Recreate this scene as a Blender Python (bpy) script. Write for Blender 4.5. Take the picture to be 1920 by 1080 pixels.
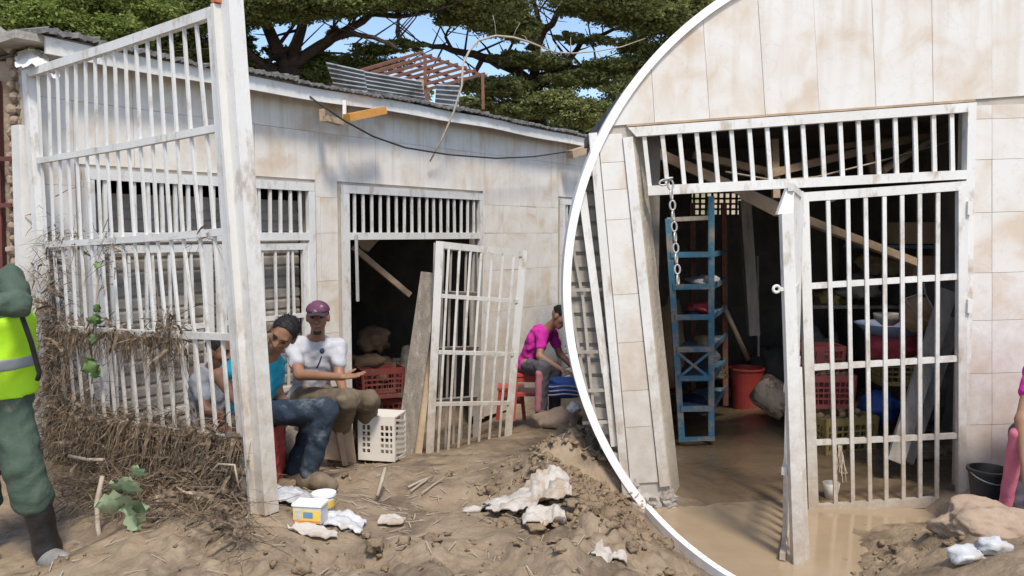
import bpy, bmesh, math, random
import numpy as np
from mathutils import Vector, Matrix, noise as mnoise

random.seed(7)
for o in list(bpy.data.objects):
    bpy.data.objects.remove(o)
scene = bpy.context.scene
COL = scene.collection

# ------------------------------------------------------------------ camera
FPX, CX, CY, HZ, EZ = 1500.0, 960.0, 540.0, 437.0, 1.65
PIT = math.atan((CY - HZ) / FPX)
cam_data = bpy.data.cameras.new('camera')
cam_data.sensor_width = 36.0
cam_data.lens = FPX / 1920.0 * 36.0
cam_data.clip_start = 0.05
cam_data.clip_end = 2000.0
cam = bpy.data.objects.new('camera', cam_data)
COL.objects.link(cam)
cam.location = (0, 0, EZ)
cam.rotation_euler = (math.pi / 2 - PIT, 0, 0)
scene.camera = cam

# ------------------------------------------------------------------ sky and sun
SUN_DIR = Vector((0.15, -0.53, 0.83)).normalized()      # towards the sun
SUN_ELEV = math.asin(SUN_DIR.z)
SUN_AZ = math.atan2(SUN_DIR.x, SUN_DIR.y)
world = bpy.data.worlds.new('World')
scene.world = world
world.use_nodes = True
wn = world.node_tree
wn.nodes.clear()
w_out = wn.nodes.new('ShaderNodeOutputWorld')
w_bg = wn.nodes.new('ShaderNodeBackground')
w_sky = wn.nodes.new('ShaderNodeTexSky')
w_sky.sky_type = 'NISHITA'
w_sky.sun_disc = False
w_sky.sun_elevation = SUN_ELEV
w_sky.sun_rotation = SUN_AZ
w_sky.altitude = 400
w_sky.air_density = 1.0
w_sky.dust_density = 1.6
w_sky.ozone_density = 1.2
w_bg.inputs['Strength'].default_value = 0.15
wn.links.new(w_sky.outputs[0], w_bg.inputs['Color'])
wn.links.new(w_bg.outputs[0], w_out.inputs['Surface'])
sun_data = bpy.data.lights.new('sun', 'SUN')
sun_data.energy = 2.6
sun_data.angle = math.radians(10.0)
sun_data.color = (1.0, 0.93, 0.82)
sun = bpy.data.objects.new('sun', sun_data)
COL.objects.link(sun)
sun.rotation_euler = SUN_DIR.to_track_quat('Z', 'Y').to_euler()
vs = scene.view_settings
vs.view_transform = 'Standard'
vs.look = 'None'
vs.gamma = 1.0
vs.use_curve_mapping = False
vs.exposure = 0.52
scene.cycles.max_bounces = 8
scene.cycles.diffuse_bounces = 4
scene.cycles.use_denoising = True

# ------------------------------------------------------------------ helpers
cP, sP = math.cos(PIT), math.sin(PIT)
def ray(px, py):
    x = (px - CX) / FPX; y = (CY - py) / FPX
    return Vector((x, cP + y * sP, -sP + y * cP))
def P(px, py, d):
    """the point at distance d (world Y) that the photograph shows at px, py"""
    r = ray(px, py)
    return r * (d / r.y) + Vector((0, 0, EZ))
def on_plane(px, py, p0, n):
    r = ray(px, py); o = Vector((0, 0, EZ))
    return o + r * ((p0 - o).dot(n) / r.dot(n))
def lerp(a, b, t): return a + (b - a) * t

class MB:
    def __init__(s): s.v = []; s.f = []
    def add(s, vs, fs):
        n = len(s.v)
        s.v += [tuple(v) for v in vs]
        s.f += [tuple(i + n for i in f) for f in fs]
        return s
    def hexa(s, b, t):
        return s.add(list(b) + list(t), [(3, 2, 1, 0), (4, 5, 6, 7), (0, 1, 5, 4), (1, 2, 6, 5), (2, 3, 7, 6), (3, 0, 4, 7)])
    def box(s, c, sx, sy, sz, M=None):
        c = Vector(c); hx, hy, hz = sx / 2, sy / 2, sz / 2
        pts = [Vector((x, y, z)) for z in (-hz, hz) for x, y in ((-hx, -hy), (hx, -hy), (hx, hy), (-hx, hy))]
        if M is not None: pts = [M @ p for p in pts]
        pts = [p + c for p in pts]
        return s.hexa(pts[:4], pts[4:])
    def bar(s, p, q, w, h=None, up=None):
        p, q = Vector(p), Vector(q); h = w if h is None else h
        t = (q - p).normalized()
        up = Vector(up) if up is not None else (Vector((0, 0, 1)) if abs(t.z) < 0.9 else Vector((0, 1, 0)))
        a = t.cross(up).normalized(); b = a.cross(t).normalized()
        a *= w / 2; b *= h / 2
        return s.hexa([p - a - b, p + a - b, p + a + b, p - a + b], [q - a - b, q + a - b, q + a + b, q - a + b])
    def tube(s, pts, rs, n=8, caps=True):
        pts = [Vector(p) for p in pts]
        if not hasattr(rs, '__len__'): rs = [rs] * len(pts)
        base = len(s.v); up = None
        for i, p in enumerate(pts):
            t = (pts[min(i + 1, len(pts) - 1)] - pts[max(i - 1, 0)])
            t = t.normalized() if t.length > 1e-9 else Vector((0, 0, 1))
            if up is None: up = t.orthogonal().normalized()
            a = (up - t * up.dot(t)); a = a.normalized() if a.length > 1e-6 else t.orthogonal().normalized()
            up = a; b = t.cross(a)
            for k in range(n):
                an = 2 * math.pi * k / n
                s.v.append(tuple(p + (a * math.cos(an) + b * math.sin(an)) * rs[i]))
        for i in range(len(pts) - 1):
            for k in range(n):
                k2 = (k + 1) % n
                s.f.append((base + i * n + k, base + i * n + k2, base + (i + 1) * n + k2, base + (i + 1) * n + k))
        if caps:
            s.f.append(tuple(base + k for k in reversed(range(n))))
            s.f.append(tuple(base + (len(pts) - 1) * n + k for k in range(n)))
        return s
    def prism(s, poly, vec):
        """poly: front outline; vec: extrusion"""
        poly = [Vector(p) for p in poly]; vec = Vector(vec); n = len(poly)
        back = [p + vec for p in poly]
        fs = [tuple(range(n)), tuple(reversed(range(n, 2 * n)))]
        fs += [((i + 1) % n, i, n + i, n + (i + 1) % n) for i in range(n)]
        return s.add(poly + back, fs)
    def lathe(s, base, axis, prof, n=24, cap0=True, cap1=True):
        base = Vector(base); t = Vector(axis).normalized(); a = t.orthogonal().normalized(); b = t.cross(a)
        o = len(s.v)
        for (r, h) in prof:
            for k in range(n):
                an = 2 * math.pi * k / n
                s.v.append(tuple(base + t * h + (a * math.cos(an) + b * math.sin(an)) * r))
        for i in range(len(prof) - 1):
            for k in range(n):
                k2 = (k + 1) % n
                s.f.append((o + i * n + k, o + i * n + k2, o + (i + 1) * n + k2, o + (i + 1) * n + k))
        if cap0: s.f.append(tuple(o + k for k in reversed(range(n))))
        if cap1: s.f.append(tuple(o + (len(prof) - 1) * n + k for k in range(n)))
        return s
    def grid(s, fn, nu, nv):
        o = len(s.v)
        for j in range(nv + 1):
            for i in range(nu + 1): s.v.append(tuple(fn(i / nu, j / nv)))
        for j in range(nv):
            for i in range(nu):
                a = o + j * (nu + 1) + i
                s.f.append((a, a + 1, a + nu + 2, a + nu + 1))
        return s
    def blob(s, c, rx, ry, rz, rough=0.15, sub=2, M=None, freq=2.0, seed=0.0):
        bm = bmesh.new(); bmesh.ops.create_icosphere(bm, subdivisions=sub, radius=1.0)
        c = Vector(c); vs = []
        for v in bm.verts:
            sv = Vector((seed, seed * 1.7, seed * .3))
            k = 1 + rough * (mnoise.noise(v.co * freq + sv) - .5 * abs(mnoise.noise(v.co * freq * 2.7 + sv)))
            p = Vector((v.co.x * rx, v.co.y * ry, v.co.z * rz)) * k
            if M is not None: p = M @ p
            vs.append(p + c)
        fs = [tuple(x.index for x in f.verts) for f in bm.faces]
        bm.free()
        return s.add(vs, fs)

def mesh_of(name, verts, faces, smooth=False):
    me = bpy.data.meshes.new(name)
    me.from_pydata([tuple(v) for v in verts], [], [tuple(f) for f in faces])
    if smooth:
        me.polygons.foreach_set('use_smooth', [True] * len(me.polygons))
    me.update()
    return me
ORIG = {}
def obj(name, mb, mat, parent=None, smooth=False, kind=None, base=None, label=None):
    """one mesh object; coordinates in mb are world coordinates"""
    off = ORIG.get(parent.name, Vector((0, 0, 0))) if parent is not None else Vector(base if base is not None else (0, 0, 0))
    vs = [(v[0] - off.x, v[1] - off.y, v[2] - off.z) for v in mb.v]
    me = mesh_of(name, vs, mb.f, smooth)
    if mat is not None: me.materials.append(mat)
    o = bpy.data.objects.new(name, me)
    COL.objects.link(o)
    if parent is not None:
        o.parent = parent
        ORIG[o.name] = off
    else:
        o.location = off
        ORIG[o.name] = off
    if kind: o['kind'] = kind
    if label: o['label'] = label
    return o
def tag(o, label, cat, group=None):
    o['label'] = label; o['category'] = cat
    if group: o['group'] = group
    return o
def thing(name, base, label, cat, group=None):
    o = bpy.data.objects.new(name, None)
    o.empty_display_size = 0.1
    COL.objects.link(o)
    o.location = Vector(base)
    ORIG[o.name] = Vector(base)
    return tag(o, label, cat, group)

# ------------------------------------------------------------------ materials
def mat(name, c1, c2=None, scale=4.0, rough=0.75, bump=0.0, bscale=30.0, metal=0.0, stretch=(1, 1, 1),
        c3=None, s3=1.5, t3=(0.55, 0.7), rnd=0.0, spec=0.4, detail=6.0, coat=0.0, flood=0.0):
    m = bpy.data.materials.new(name); m.use_nodes = True
    nt = m.node_tree; N = nt.nodes; L = nt.links
    b = N['Principled BSDF']
    b.inputs['Roughness'].default_value = rough
    b.inputs['Metallic'].default_value = metal
    b.inputs['Specular IOR Level'].default_value = spec
    b.inputs['Coat Weight'].default_value = coat
    tc = N.new('ShaderNodeTexCoord'); mp = N.new('ShaderNodeMapping')
    mp.inputs['Scale'].default_value = stretch
    vec = tc.outputs['Object']
    if rnd > 0:
        oi = N.new('ShaderNodeObjectInfo'); vm = N.new('ShaderNodeVectorMath'); vm.operation = 'MULTIPLY_ADD'
        cmb = N.new('ShaderNodeCombineXYZ')
        for k in range(3): L.new(oi.outputs['Random'], cmb.inputs[k])
        vm.inputs[1].default_value = (rnd, rnd * 1.7, rnd * 2.3)
        L.new(cmb.outputs[0], vm.inputs[0]); L.new(vec, vm.inputs[2])
        vec = vm.outputs[0]
    L.new(vec, mp.inputs['Vector']); vec = mp.outputs[0]
    col = None
    if c2 is None: c2 = tuple(x * 0.8 for x in c1)
    n1 = N.new('ShaderNodeTexNoise'); n1.inputs['Scale'].default_value = scale; n1.inputs['Detail'].default_value = detail
    n1.inputs['Roughness'].default_value = 0.62
    L.new(vec, n1.inputs['Vector'])
    r1 = N.new('ShaderNodeValToRGB')
    r1.color_ramp.elements[0].position = 0.35; r1.color_ramp.elements[1].position = 0.68
    r1.color_ramp.elements[0].color = (*c1, 1); r1.color_ramp.elements[1].color = (*c2, 1)
    L.new(n1.outputs[0], r1.inputs[0]); col = r1.outputs[0]
    if c3 is not None:
        n2 = N.new('ShaderNodeTexNoise'); n2.inputs['Scale'].default_value = s3; n2.inputs['Detail'].default_value = 5
        n2.inputs['Roughness'].default_value = 0.7
        L.new(vec, n2.inputs['Vector'])
        r2 = N.new('ShaderNodeValToRGB')
        r2.color_ramp.elements[0].position = t3[0]; r2.color_ramp.elements[1].position = t3[1]
        L.new(n2.outputs[0], r2.inputs[0])
        mx = N.new('ShaderNodeMix'); mx.data_type = 'RGBA'
        L.new(r2.outputs[0], mx.inputs[0]); L.new(col, mx.inputs[6]); mx.inputs[7].default_value = (*c3, 1)
        col = mx.outputs[2]
    if flood > 0:      # dried flood mud splashed up from the foot of the thing
        sx = N.new('ShaderNodeSeparateXYZ'); L.new(tc.outputs['Object'], sx.inputs[0])
        n4 = N.new('ShaderNodeTexNoise'); n4.inputs['Scale'].default_value = 11; n4.inputs['Detail'].default_value = 9; n4.inputs['Roughness'].default_value = .75
        L.new(tc.outputs['Object'], n4.inputs['Vector'])
        ma = N.new('ShaderNodeMath'); ma.operation = 'MULTIPLY_ADD'; ma.inputs[1].default_value = -2.6 * flood
        L.new(n4.outputs[0], ma.inputs[0]); L.new(sx.outputs[2], ma.inputs[2])
        rg = N.new('ShaderNodeMapRange'); rg.inputs['From Min'].default_value = -1.35 * flood; rg.inputs['From Max'].default_value = .1 * flood
        rg.inputs['To Min'].default_value = .9; rg.inputs['To Max'].default_value = 0.0
        L.new(ma.outputs[0], rg.inputs[0])
        mx = N.new('ShaderNodeMix'); mx.data_type = 'RGBA'
        L.new(rg.outputs[0], mx.inputs[0]); L.new(col, mx.inputs[6]); mx.inputs[7].default_value = (.36, .285, .205, 1)
        col = mx.outputs[2]
    L.new(col, b.inputs['Base Color'])
    if bump > 0:
        n3 = N.new('ShaderNodeTexNoise'); n3.inputs['Scale'].default_value = bscale; n3.inputs['Detail'].default_value = 5
        L.new(vec, n3.inputs['Vector'])
        bp = N.new('ShaderNodeBump'); bp.inputs['Strength'].default_value = bump; bp.inputs['Distance'].default_value = 0.02
        L.new(n3.outputs[0], bp.inputs['Height']); L.new(bp.outputs[0], b.inputs['Normal'])
    return m

M = {}
M['mud'] = mat('mud', (.31, .232, .152), (.215, .157, .10), 3.0, .62, .9, 17, c3=(.125, .09, .058), s3=2.1, t3=(.47, .64), spec=.45)
M['clod'] = mat('clod', (.29, .213, .138), (.17, .122, .078), 7, .95, .8, 40, spec=.15)
M['water'] = mat('muddy_water', (.39, .295, .19), (.31, .23, .145), 1.8, .12, .06, 7, spec=.5)
M['wetmud'] = mat('wet_mud', (.22, .158, .10), (.14, .10, .064), 3, .26, .35, 30, spec=.5)
M['white'] = mat('white_paint', (.72, .715, .69), (.62, .605, .565), 3, .5, .12, 60, c3=(.40, .33, .25), s3=9, t3=(.54, .72), rnd=5, stretch=(1, 1, .45), flood=.9)
M['white_clean'] = mat('white_trim', (.86, .86, .85), (.82, .82, .80), 3, .5, .05, 40)
M['fascia'] = mat('fascia_paint', (.76, .75, .72), (.62, .59, .54), 2.5, .6, .1, 40, c3=(.36, .31, .26), s3=5, t3=(.6, .8))
M['conc'] = mat('concrete', (.42, .39, .35), (.30, .27, .235), 5, .9, .6, 30, c3=(.24, .19, .14), s3=3)
M['dark'] = mat('dark_plaster', (.19, .172, .152), (.11, .098, .086), 3, .9, .3, 20)  # dark grey-brown for room walls, ceilings and deep goods
M['wood'] = mat('weathered_wood', (.44, .40, .35), (.27, .235, .195), 3, .85, .4, 22, stretch=(6, 6, 1.2), c3=(.42, .39, .35), s3=4)
M['beam'] = mat('rough_beam', (.46, .345, .235), (.30, .21, .135), 4, .85, .4, 22)
M['orange'] = mat('orange_timber', (.62, .30, .07), (.52, .24, .05), 6, .7, .2, 40)
M['rust'] = mat('rusty_steel', (.24, .105, .065), (.15, .07, .05), 9, .85, .4, 60)
M['zinc'] = mat('zinc_sheet', (.42, .44, .46), (.30, .31, .32), 3, .5, .1, 30, metal=.35, c3=(.16, .13, .11), s3=4, t3=(.5, .7))
M['roofdark'] = mat('old_roofing', (.20, .19, .18), (.11, .105, .10), 8, .9, .6, 40, c3=(.30, .28, .25), s3=9, t3=(.55, .7))
M['shutter'] = mat('roller_shutter', (.38, .35, .315), (.29, .26, .225), 4, .6, .15, 30, c3=(.24, .19, .145), s3=2.5, t3=(.5, .72), rnd=3)
M['redp'] = mat('red_plastic', (.50, .075, .06), (.38, .055, .05), 6, .45, .05, 30, c3=(.30, .19, .13), s3=5, t3=(.55, .75))
M['pinkp'] = mat('pink_red_plastic', (.60, .16, .14), (.48, .12, .11), 6, .5, .05, 30, c3=(.32, .22, .16), s3=6, t3=(.55, .72))
M['bluep'] = mat('blue_metal_paint', (.07, .22, .34), (.045, .15, .24), 7, .55, .2, 40, c3=(.30, .27, .23), s3=7, t3=(.47, .60))
M['blue'] = mat('blue_plastic', (.05, .12, .42), (.04, .09, .30), 6, .5, .1, 30)
M['black'] = mat('black_rubber', (.02, .02, .022), (.035, .033, .03), 9, .5, .1, 40, c3=(.14, .11, .08), s3=8, t3=(.62, .8))
M['straw'] = mat('dried_straw', (.20, .145, .095), (.085, .06, .04), 30, .9, 0, detail=1, c3=(.36, .28, .19), s3=22, t3=(.56, .66))
M['trunk'] = mat('tree_bark', (.075, .055, .042), (.04, .03, .024), 6, .95, .7, 20, spec=.1)
M['rope'] = mat('pale_twig', (.45, .38, .30), (.33, .27, .2), 12, .8)
M['chain'] = mat('galvanised_chain', (.52, .51, .49), (.40, .38, .36), 20, .45, 0, metal=.55)
M['sack'] = mat('dusty_sack', (.38, .285, .205), (.28, .20, .14), 4, .9, .9, 16, c3=(.40, .20, .17), s3=4, t3=(.56, .75))
M['paper'] = mat('crumpled_paper', (.50, .46, .41), (.37, .32, .265), 5, .85, .6, 14, c3=(.36, .27, .185), s3=5, t3=(.5, .64))
M['film'] = mat('plastic_film', (.56, .56, .56), (.42, .42, .42), 6, .35, .4, 16, c3=(.42, .34, .25), s3=7, t3=(.56, .7))
M['card'] = mat('card', (.45, .32, .2), (.36, .25, .15), 5, .85, .2, 30)
M['tuber'] = mat('muddy_tubers', (.42, .28, .16), (.26, .17, .10), 12, .85, .5, 30, rnd=5)
M['yellowp'] = mat('yellow_plastic', (.48, .36, .13), (.38, .28, .11), 7, .6, .1, 30, c3=(.24, .17, .1), s3=5, t3=(.5, .7))
M['cream'] = mat('cream_plastic', (.74, .70, .63), (.64, .58, .50), 5, .5, .05, 30, c3=(.42, .34, .25), s3=6, t3=(.6, .8))
M['yellow'] = mat('yellow_print', (.80, .56, .10), (.78, .50, .08), 6, .5)
M['orangeprint'] = mat('orange_print', (.75, .33, .08), None, 6, .5)
M['blueprint'] = mat('blue_print', (.14, .28, .42), None, 6, .5)
M['stone'] = mat('rubble_stone', (.36, .28, .21), (.24, .18, .13), 6, .95, .7, 24, rnd=4)
M['reddoor'] = mat('dark_red_door', (.13, .042, .036), (.09, .03, .028), 4, .6, .1, 20)
M['leafbig'] = mat('broad_leaf', (.24, .33, .17), (.33, .38, .24), 9, .6, .1, 30)
M['hill'] = mat('hillside_earth', (.40, .30, .2), (.22, .2, .1), .12, .95, .3, 2, c3=(.09, .12, .04), s3=.2, t3=(.45, .6))

def tile_mat(name, white, tan, amount, wet=None):
    """polished marbled wall tile: white clouds, peach veins, own offset for each tile"""
    m = bpy.data.materials.new(name); m.use_nodes = True
    nt = m.node_tree; N = nt.nodes; L = nt.links; b = N['Principled BSDF']
    b.inputs['Roughness'].default_value = .42
    tc = N.new('ShaderNodeTexCoord'); oi = N.new('ShaderNodeObjectInfo')
    cmb = N.new('ShaderNodeCombineXYZ')
    for k in range(3): L.new(oi.outputs['Random'], cmb.inputs[k])
    vm = N.new('ShaderNodeVectorMath'); vm.operation = 'MULTIPLY_ADD'; vm.inputs[1].default_value = (.6, .9, .8)
    L.new(cmb.outputs[0], vm.inputs[0]); L.new(tc.outputs['Object'], vm.inputs[2])
    n1 = N.new('ShaderNodeTexNoise'); n1.inputs['Scale'].default_value = 3.1; n1.inputs['Detail'].default_value = 5
    n1.inputs['Roughness'].default_value = .55; n1.inputs['Distortion'].default_value = .5
    L.new(vm.outputs[0], n1.inputs['Vector'])
    r1 = N.new('ShaderNodeValToRGB'); e = r1.color_ramp.elements
    e[0].position = .38; e[0].color = (*white, 1)
    e[1].position = amount; e[1].color = (*tan, 1)
    x = r1.color_ramp.elements.new((.38 + amount) / 2 - .01); x.color = (*[white[i] * .72 + tan[i] * .28 for i in range(3)], 1)
    L.new(n1.outputs[0], r1.inputs[0])
    n2 = N.new('ShaderNodeTexNoise'); n2.inputs['Scale'].default_value = 4.6; n2.inputs['Detail'].default_value = 8
    n2.inputs['Distortion'].default_value = 1.4
    L.new(vm.outputs[0], n2.inputs['Vector'])
    r2 = N.new('ShaderNodeValToRGB'); e = r2.color_ramp.elements      # grey veins
    e[0].position = .485; e[0].color = (0, 0, 0, 1); e[1].position = .5; e[1].color = (1, 1, 1, 1)
    y = r2.color_ramp.elements.new(.515); y.color = (0, 0, 0, 1)
    L.new(n2.outputs[0], r2.inputs[0])
    mu = N.new('ShaderNodeMath'); mu.operation = 'MULTIPLY'; mu.inputs[1].default_value = .16
    L.new(r2.outputs[0], mu.inputs[0])
    mx = N.new('ShaderNodeMix'); mx.data_type = 'RGBA'
    L.new(mu.outputs[0], mx.inputs[0]); L.new(r1.outputs[0], mx.inputs[6]); mx.inputs[7].default_value = (.36, .33, .30, 1)
    col = mx.outputs[2]
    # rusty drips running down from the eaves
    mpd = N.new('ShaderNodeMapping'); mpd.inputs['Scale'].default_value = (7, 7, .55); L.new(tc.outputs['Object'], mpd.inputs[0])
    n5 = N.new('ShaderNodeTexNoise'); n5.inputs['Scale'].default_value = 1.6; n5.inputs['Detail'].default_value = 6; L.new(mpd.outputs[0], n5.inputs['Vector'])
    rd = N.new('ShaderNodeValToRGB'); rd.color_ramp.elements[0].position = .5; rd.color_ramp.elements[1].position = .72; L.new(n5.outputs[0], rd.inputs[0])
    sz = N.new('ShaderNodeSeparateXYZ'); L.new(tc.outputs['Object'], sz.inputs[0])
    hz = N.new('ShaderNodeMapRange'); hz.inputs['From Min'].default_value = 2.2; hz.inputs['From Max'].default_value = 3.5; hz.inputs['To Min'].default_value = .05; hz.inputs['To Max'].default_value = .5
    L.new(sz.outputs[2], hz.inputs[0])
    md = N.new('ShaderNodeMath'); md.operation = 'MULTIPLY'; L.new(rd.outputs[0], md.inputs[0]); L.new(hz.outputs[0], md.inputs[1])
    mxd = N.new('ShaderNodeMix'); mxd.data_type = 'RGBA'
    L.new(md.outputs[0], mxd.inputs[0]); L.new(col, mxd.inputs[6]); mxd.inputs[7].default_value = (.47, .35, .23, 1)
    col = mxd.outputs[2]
    # dried flood mud: a splashed tide mark that reaches up the wall from the ground
    sx = N.new('ShaderNodeSeparateXYZ'); L.new(tc.outputs['Object'], sx.inputs[0])
    n4 = N.new('ShaderNodeTexNoise'); n4.inputs['Scale'].default_value = 7; n4.inputs['Detail'].default_value = 8
    n4.inputs['Roughness'].default_value = .75
    L.new(tc.outputs['Object'], n4.inputs['Vector'])
    ma = N.new('ShaderNodeMath'); ma.operation = 'MULTIPLY_ADD'; ma.inputs[1].default_value = -2.6; ma.inputs[2].default_value = 0.0
    L.new(n4.outputs[0], ma.inputs[0])
    ad = N.new('ShaderNodeMath'); ad.operation = 'ADD'; L.new(sx.outputs[2], ad.inputs[0]); L.new(ma.outputs[0], ad.inputs[1])
    rg = N.new('ShaderNodeMapRange'); rg.inputs['From Min'].default_value = -1.35; rg.inputs['From Max'].default_value = .25
    rg.inputs['To Min'].default_value = .85; rg.inputs['To Max'].default_value = 0.0
    L.new(ad.outputs[0], rg.inputs[0])
    mx2 = N.new('ShaderNodeMix'); mx2.data_type = 'RGBA'
    L.new(rg.outputs[0], mx2.inputs[0]); L.new(col, mx2.inputs[6]); mx2.inputs[7].default_value = (.40, .335, .27, 1)
    L.new(mx2.outputs[2], b.inputs['Base Color'])
    return m
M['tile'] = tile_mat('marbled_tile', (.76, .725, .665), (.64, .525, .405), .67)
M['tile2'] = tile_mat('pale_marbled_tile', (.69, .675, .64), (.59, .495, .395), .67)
# ================================================================== ground
CTRL = [  # px, py, distance
    (90, 1058, 3.9), (-300, 1040, 4.0), (-500, 900, 5.5), (40, 965, 4.8), (180, 985, 4.2), (120, 900, 5.3), (300, 960, 4.1),
    (495, 957, 3.9), (420, 985, 3.75), (250, 1040, 3.6), (60, 1080, 3.7), (700, 1080, 3.4), (480, 1075, 3.45), (560, 1010, 3.8),
    (640, 985, 4.0), (600, 922, 5.0), (500, 905, 5.2), (420, 900, 5.4), (700, 868, 6.3), (640, 868, 6.4), (760, 860, 6.4), (800, 866, 6.9),
    (880, 876, 6.6), (955, 856, 6.9), (1000, 815, 7.6), (1040, 790, 8.6), (1100, 786, 8.6), (1150, 800, 8.0),
    (820, 930, 4.9), (900, 1000, 4.1), (960, 960, 4.5), (1080, 850, 5.8), (1110, 860, 5.4), (1060, 930, 4.7), (1130, 962, 4.35), (1150, 915, 4.9),
    (1232, 1020, 4.25), (1205, 985, 4.7), (1320, 1068, 3.95), (1000, 1060, 3.6), (1200, 1080, 3.5),
    (650, 855, 8.2), (700, 842, 8.6), (760, 835, 9.0),
]
pts = [P(*c) for c in CTRL]
def gz(px, d, z): return Vector(((px - CX) / FPX * d, d, z))
ZW = EZ - 1.78          # level of the puddle and of the flooded shop floor
pts += [gz(1350, 4.45, ZW - .06), gz(1420, 4.6, ZW - .07), gz(1450, 4.2, ZW - .07), gz(1560, 4.5, ZW - .05), gz(1620, 4.7, ZW - .03),
        gz(1560, 4.05, ZW - .06), gz(1300, 4.9, ZW - .04), gz(1480, 5.0, ZW - .03), gz(1400, 3.8, ZW - .05), gz(1330, 5.0, ZW - .02),
        gz(1700, 4.9, ZW + .02), gz(1830, 4.9, ZW + .10), gz(1870, 4.5, ZW + .10), gz(1700, 4.3, ZW + .05), gz(1650, 3.9, ZW + .02),
        gz(1800, 4.1, ZW + .16), gz(1900, 4.05, ZW + .22), gz(2050, 4.4, ZW + .2), gz(2100, 5.2, ZW + .2), gz(1750, 3.6, ZW + .2), gz(1550, 3.5, ZW - .03),
        gz(1300, 6.0, ZW + .0), gz(1400, 5.6, ZW + .01), gz(1600, 5.6, ZW + .01), gz(1760, 5.8, ZW + .05), gz(1400, 7.5, ZW + .05), gz(1700, 7.0, ZW + .06),
        gz(1300, 9.0, ZW + .05), gz(1700, 9.0, ZW + .05), gz(900, 12.5, -.42), gz(1200, 12.5, -.42), gz(300, 12.5, -.5), gz(2000, 12.5, -.3),
        gz(-600, 12.0, -.3), gz(300, 7.0, -.35), gz(200, 6.2, -.2), gz(500, 7.0, -.35), gz(960, 2.2, .12), gz(200, 2.2, .05), gz(1700, 2.2, .05), gz(-400, 2.2, .0)]
A = np.array([[p.x, p.y] for p in pts]); Zc = np.array([p.z for p in pts])
def tps_k(r2): return np.where(r2 > 1e-12, r2 * np.log(np.maximum(r2, 1e-12)), 0.0)
n_c = len(A)
K = tps_k(((A[:, None, :] - A[None, :, :]) ** 2).sum(-1)) + np.eye(n_c) * 0.003
Q = np.hstack([np.ones((n_c, 1)), A])
S = np.block([[K, Q], [Q.T, np.zeros((3, 3))]])
W = np.linalg.solve(S, np.concatenate([Zc, np.zeros(3)]))
def ground_np(X, Y):
    sh = X.shape; q = np.stack([X.ravel(), Y.ravel()], -1); out = np.zeros(len(q))
    for i in range(0, len(q), 20000):
        s = q[i:i + 20000]
        out[i:i + 20000] = tps_k(((s[:, None, :] - A[None, :, :]) ** 2).sum(-1)) @ W[:n_c] + W[n_c] + s @ W[n_c + 1:]
    return out.reshape(sh)
def ground_z(x, y): return float(ground_np(np.array([x]), np.array([y]))[0])
def G(px, d, lift=0.0):
    x = (px - CX) / FPX * d
    return Vector((x, d, ground_z(x, d) + lift))

xs = np.arange(-6.2, 6.2001, 0.034); ys = np.concatenate([np.arange(2.2, 6.4, 0.028), np.arange(6.4, 13.0, 0.06)])
XX, YY = np.meshgrid(xs, ys); ZZ = ground_np(XX, YY)
U = CX + FPX * XX / YY                    # rough bearing, for where the dug clods lie
def bump_area(cx, cy, rx, ry): return np.exp(-(((XX - cx) / rx) ** 2 + ((YY - cy) / ry) ** 2))
pile = np.maximum.reduce([bump_area(.36, 4.75, .32, .6), bump_area(.42, 5.6, .25, .5), bump_area(.55, 4.0, .3, .45)])
ZZ = ZZ + .11 * bump_area(.38, 5.25, .3, .45) + .09 * bump_area(.45, 4.5, .25, .4) + .10 * bump_area(-.35, 7.0, .45, .4) + .10 * bump_area(-.98, 5.35, .35, .3) + .07 * bump_area(-.2, 6.2, .5, .4) + .06 * bump_area(-.1, 4.1, .5, .25) - .05 * bump_area(-.35, 4.75, .5, .2)
front = bump_area(-.9, 3.5, 1.3, .32) + bump_area(.2, 3.4, .8, .3)
rightm = bump_area(1.9, 3.95, .45, .2) + bump_area(2.35, 4.3, .5, .35)
inside = ((YY > 5.15) & (XX > .9) & (XX < 3.6)).astype(float)
V3 = Vector
flat = np.zeros_like(ZZ); n1 = np.zeros_like(ZZ); n2 = np.zeros_like(ZZ)
for j in range(ZZ.shape[0]):
    for i in range(ZZ.shape[1]):
        x, y = XX[j, i], YY[j, i]
        if y > 9.5: continue
        n1[j, i] = mnoise.noise(V3((x * 2.3, y * 2.3, 3.1))) + .5 * mnoise.noise(V3((x * 6.1, y * 6.1, 7.7)))
        n2[j, i] = abs(mnoise.noise(V3((x * 11, y * 11, 1.3)))) * 1.1 + .55 * abs(mnoise.noise(V3((x * 23, y * 23, 5.3))))
pud = bump_area(1.35, 4.4, .55, .6)
amp = 0.034 + .06 * np.clip(pile + front, 0, 1)
ZZ = ZZ + n1 * amp * (1 - inside * .6) * (1 - .9 * np.clip(pud, 0, 1)) + n2 * (.022 + .16 * np.clip(pile, 0, 1) + .05 * np.clip(front, 0, 1) + .06 * np.clip(rightm, 0, 1)) * (1 - inside * .8) * (1 - .95 * np.clip(pud, 0, 1))
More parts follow.
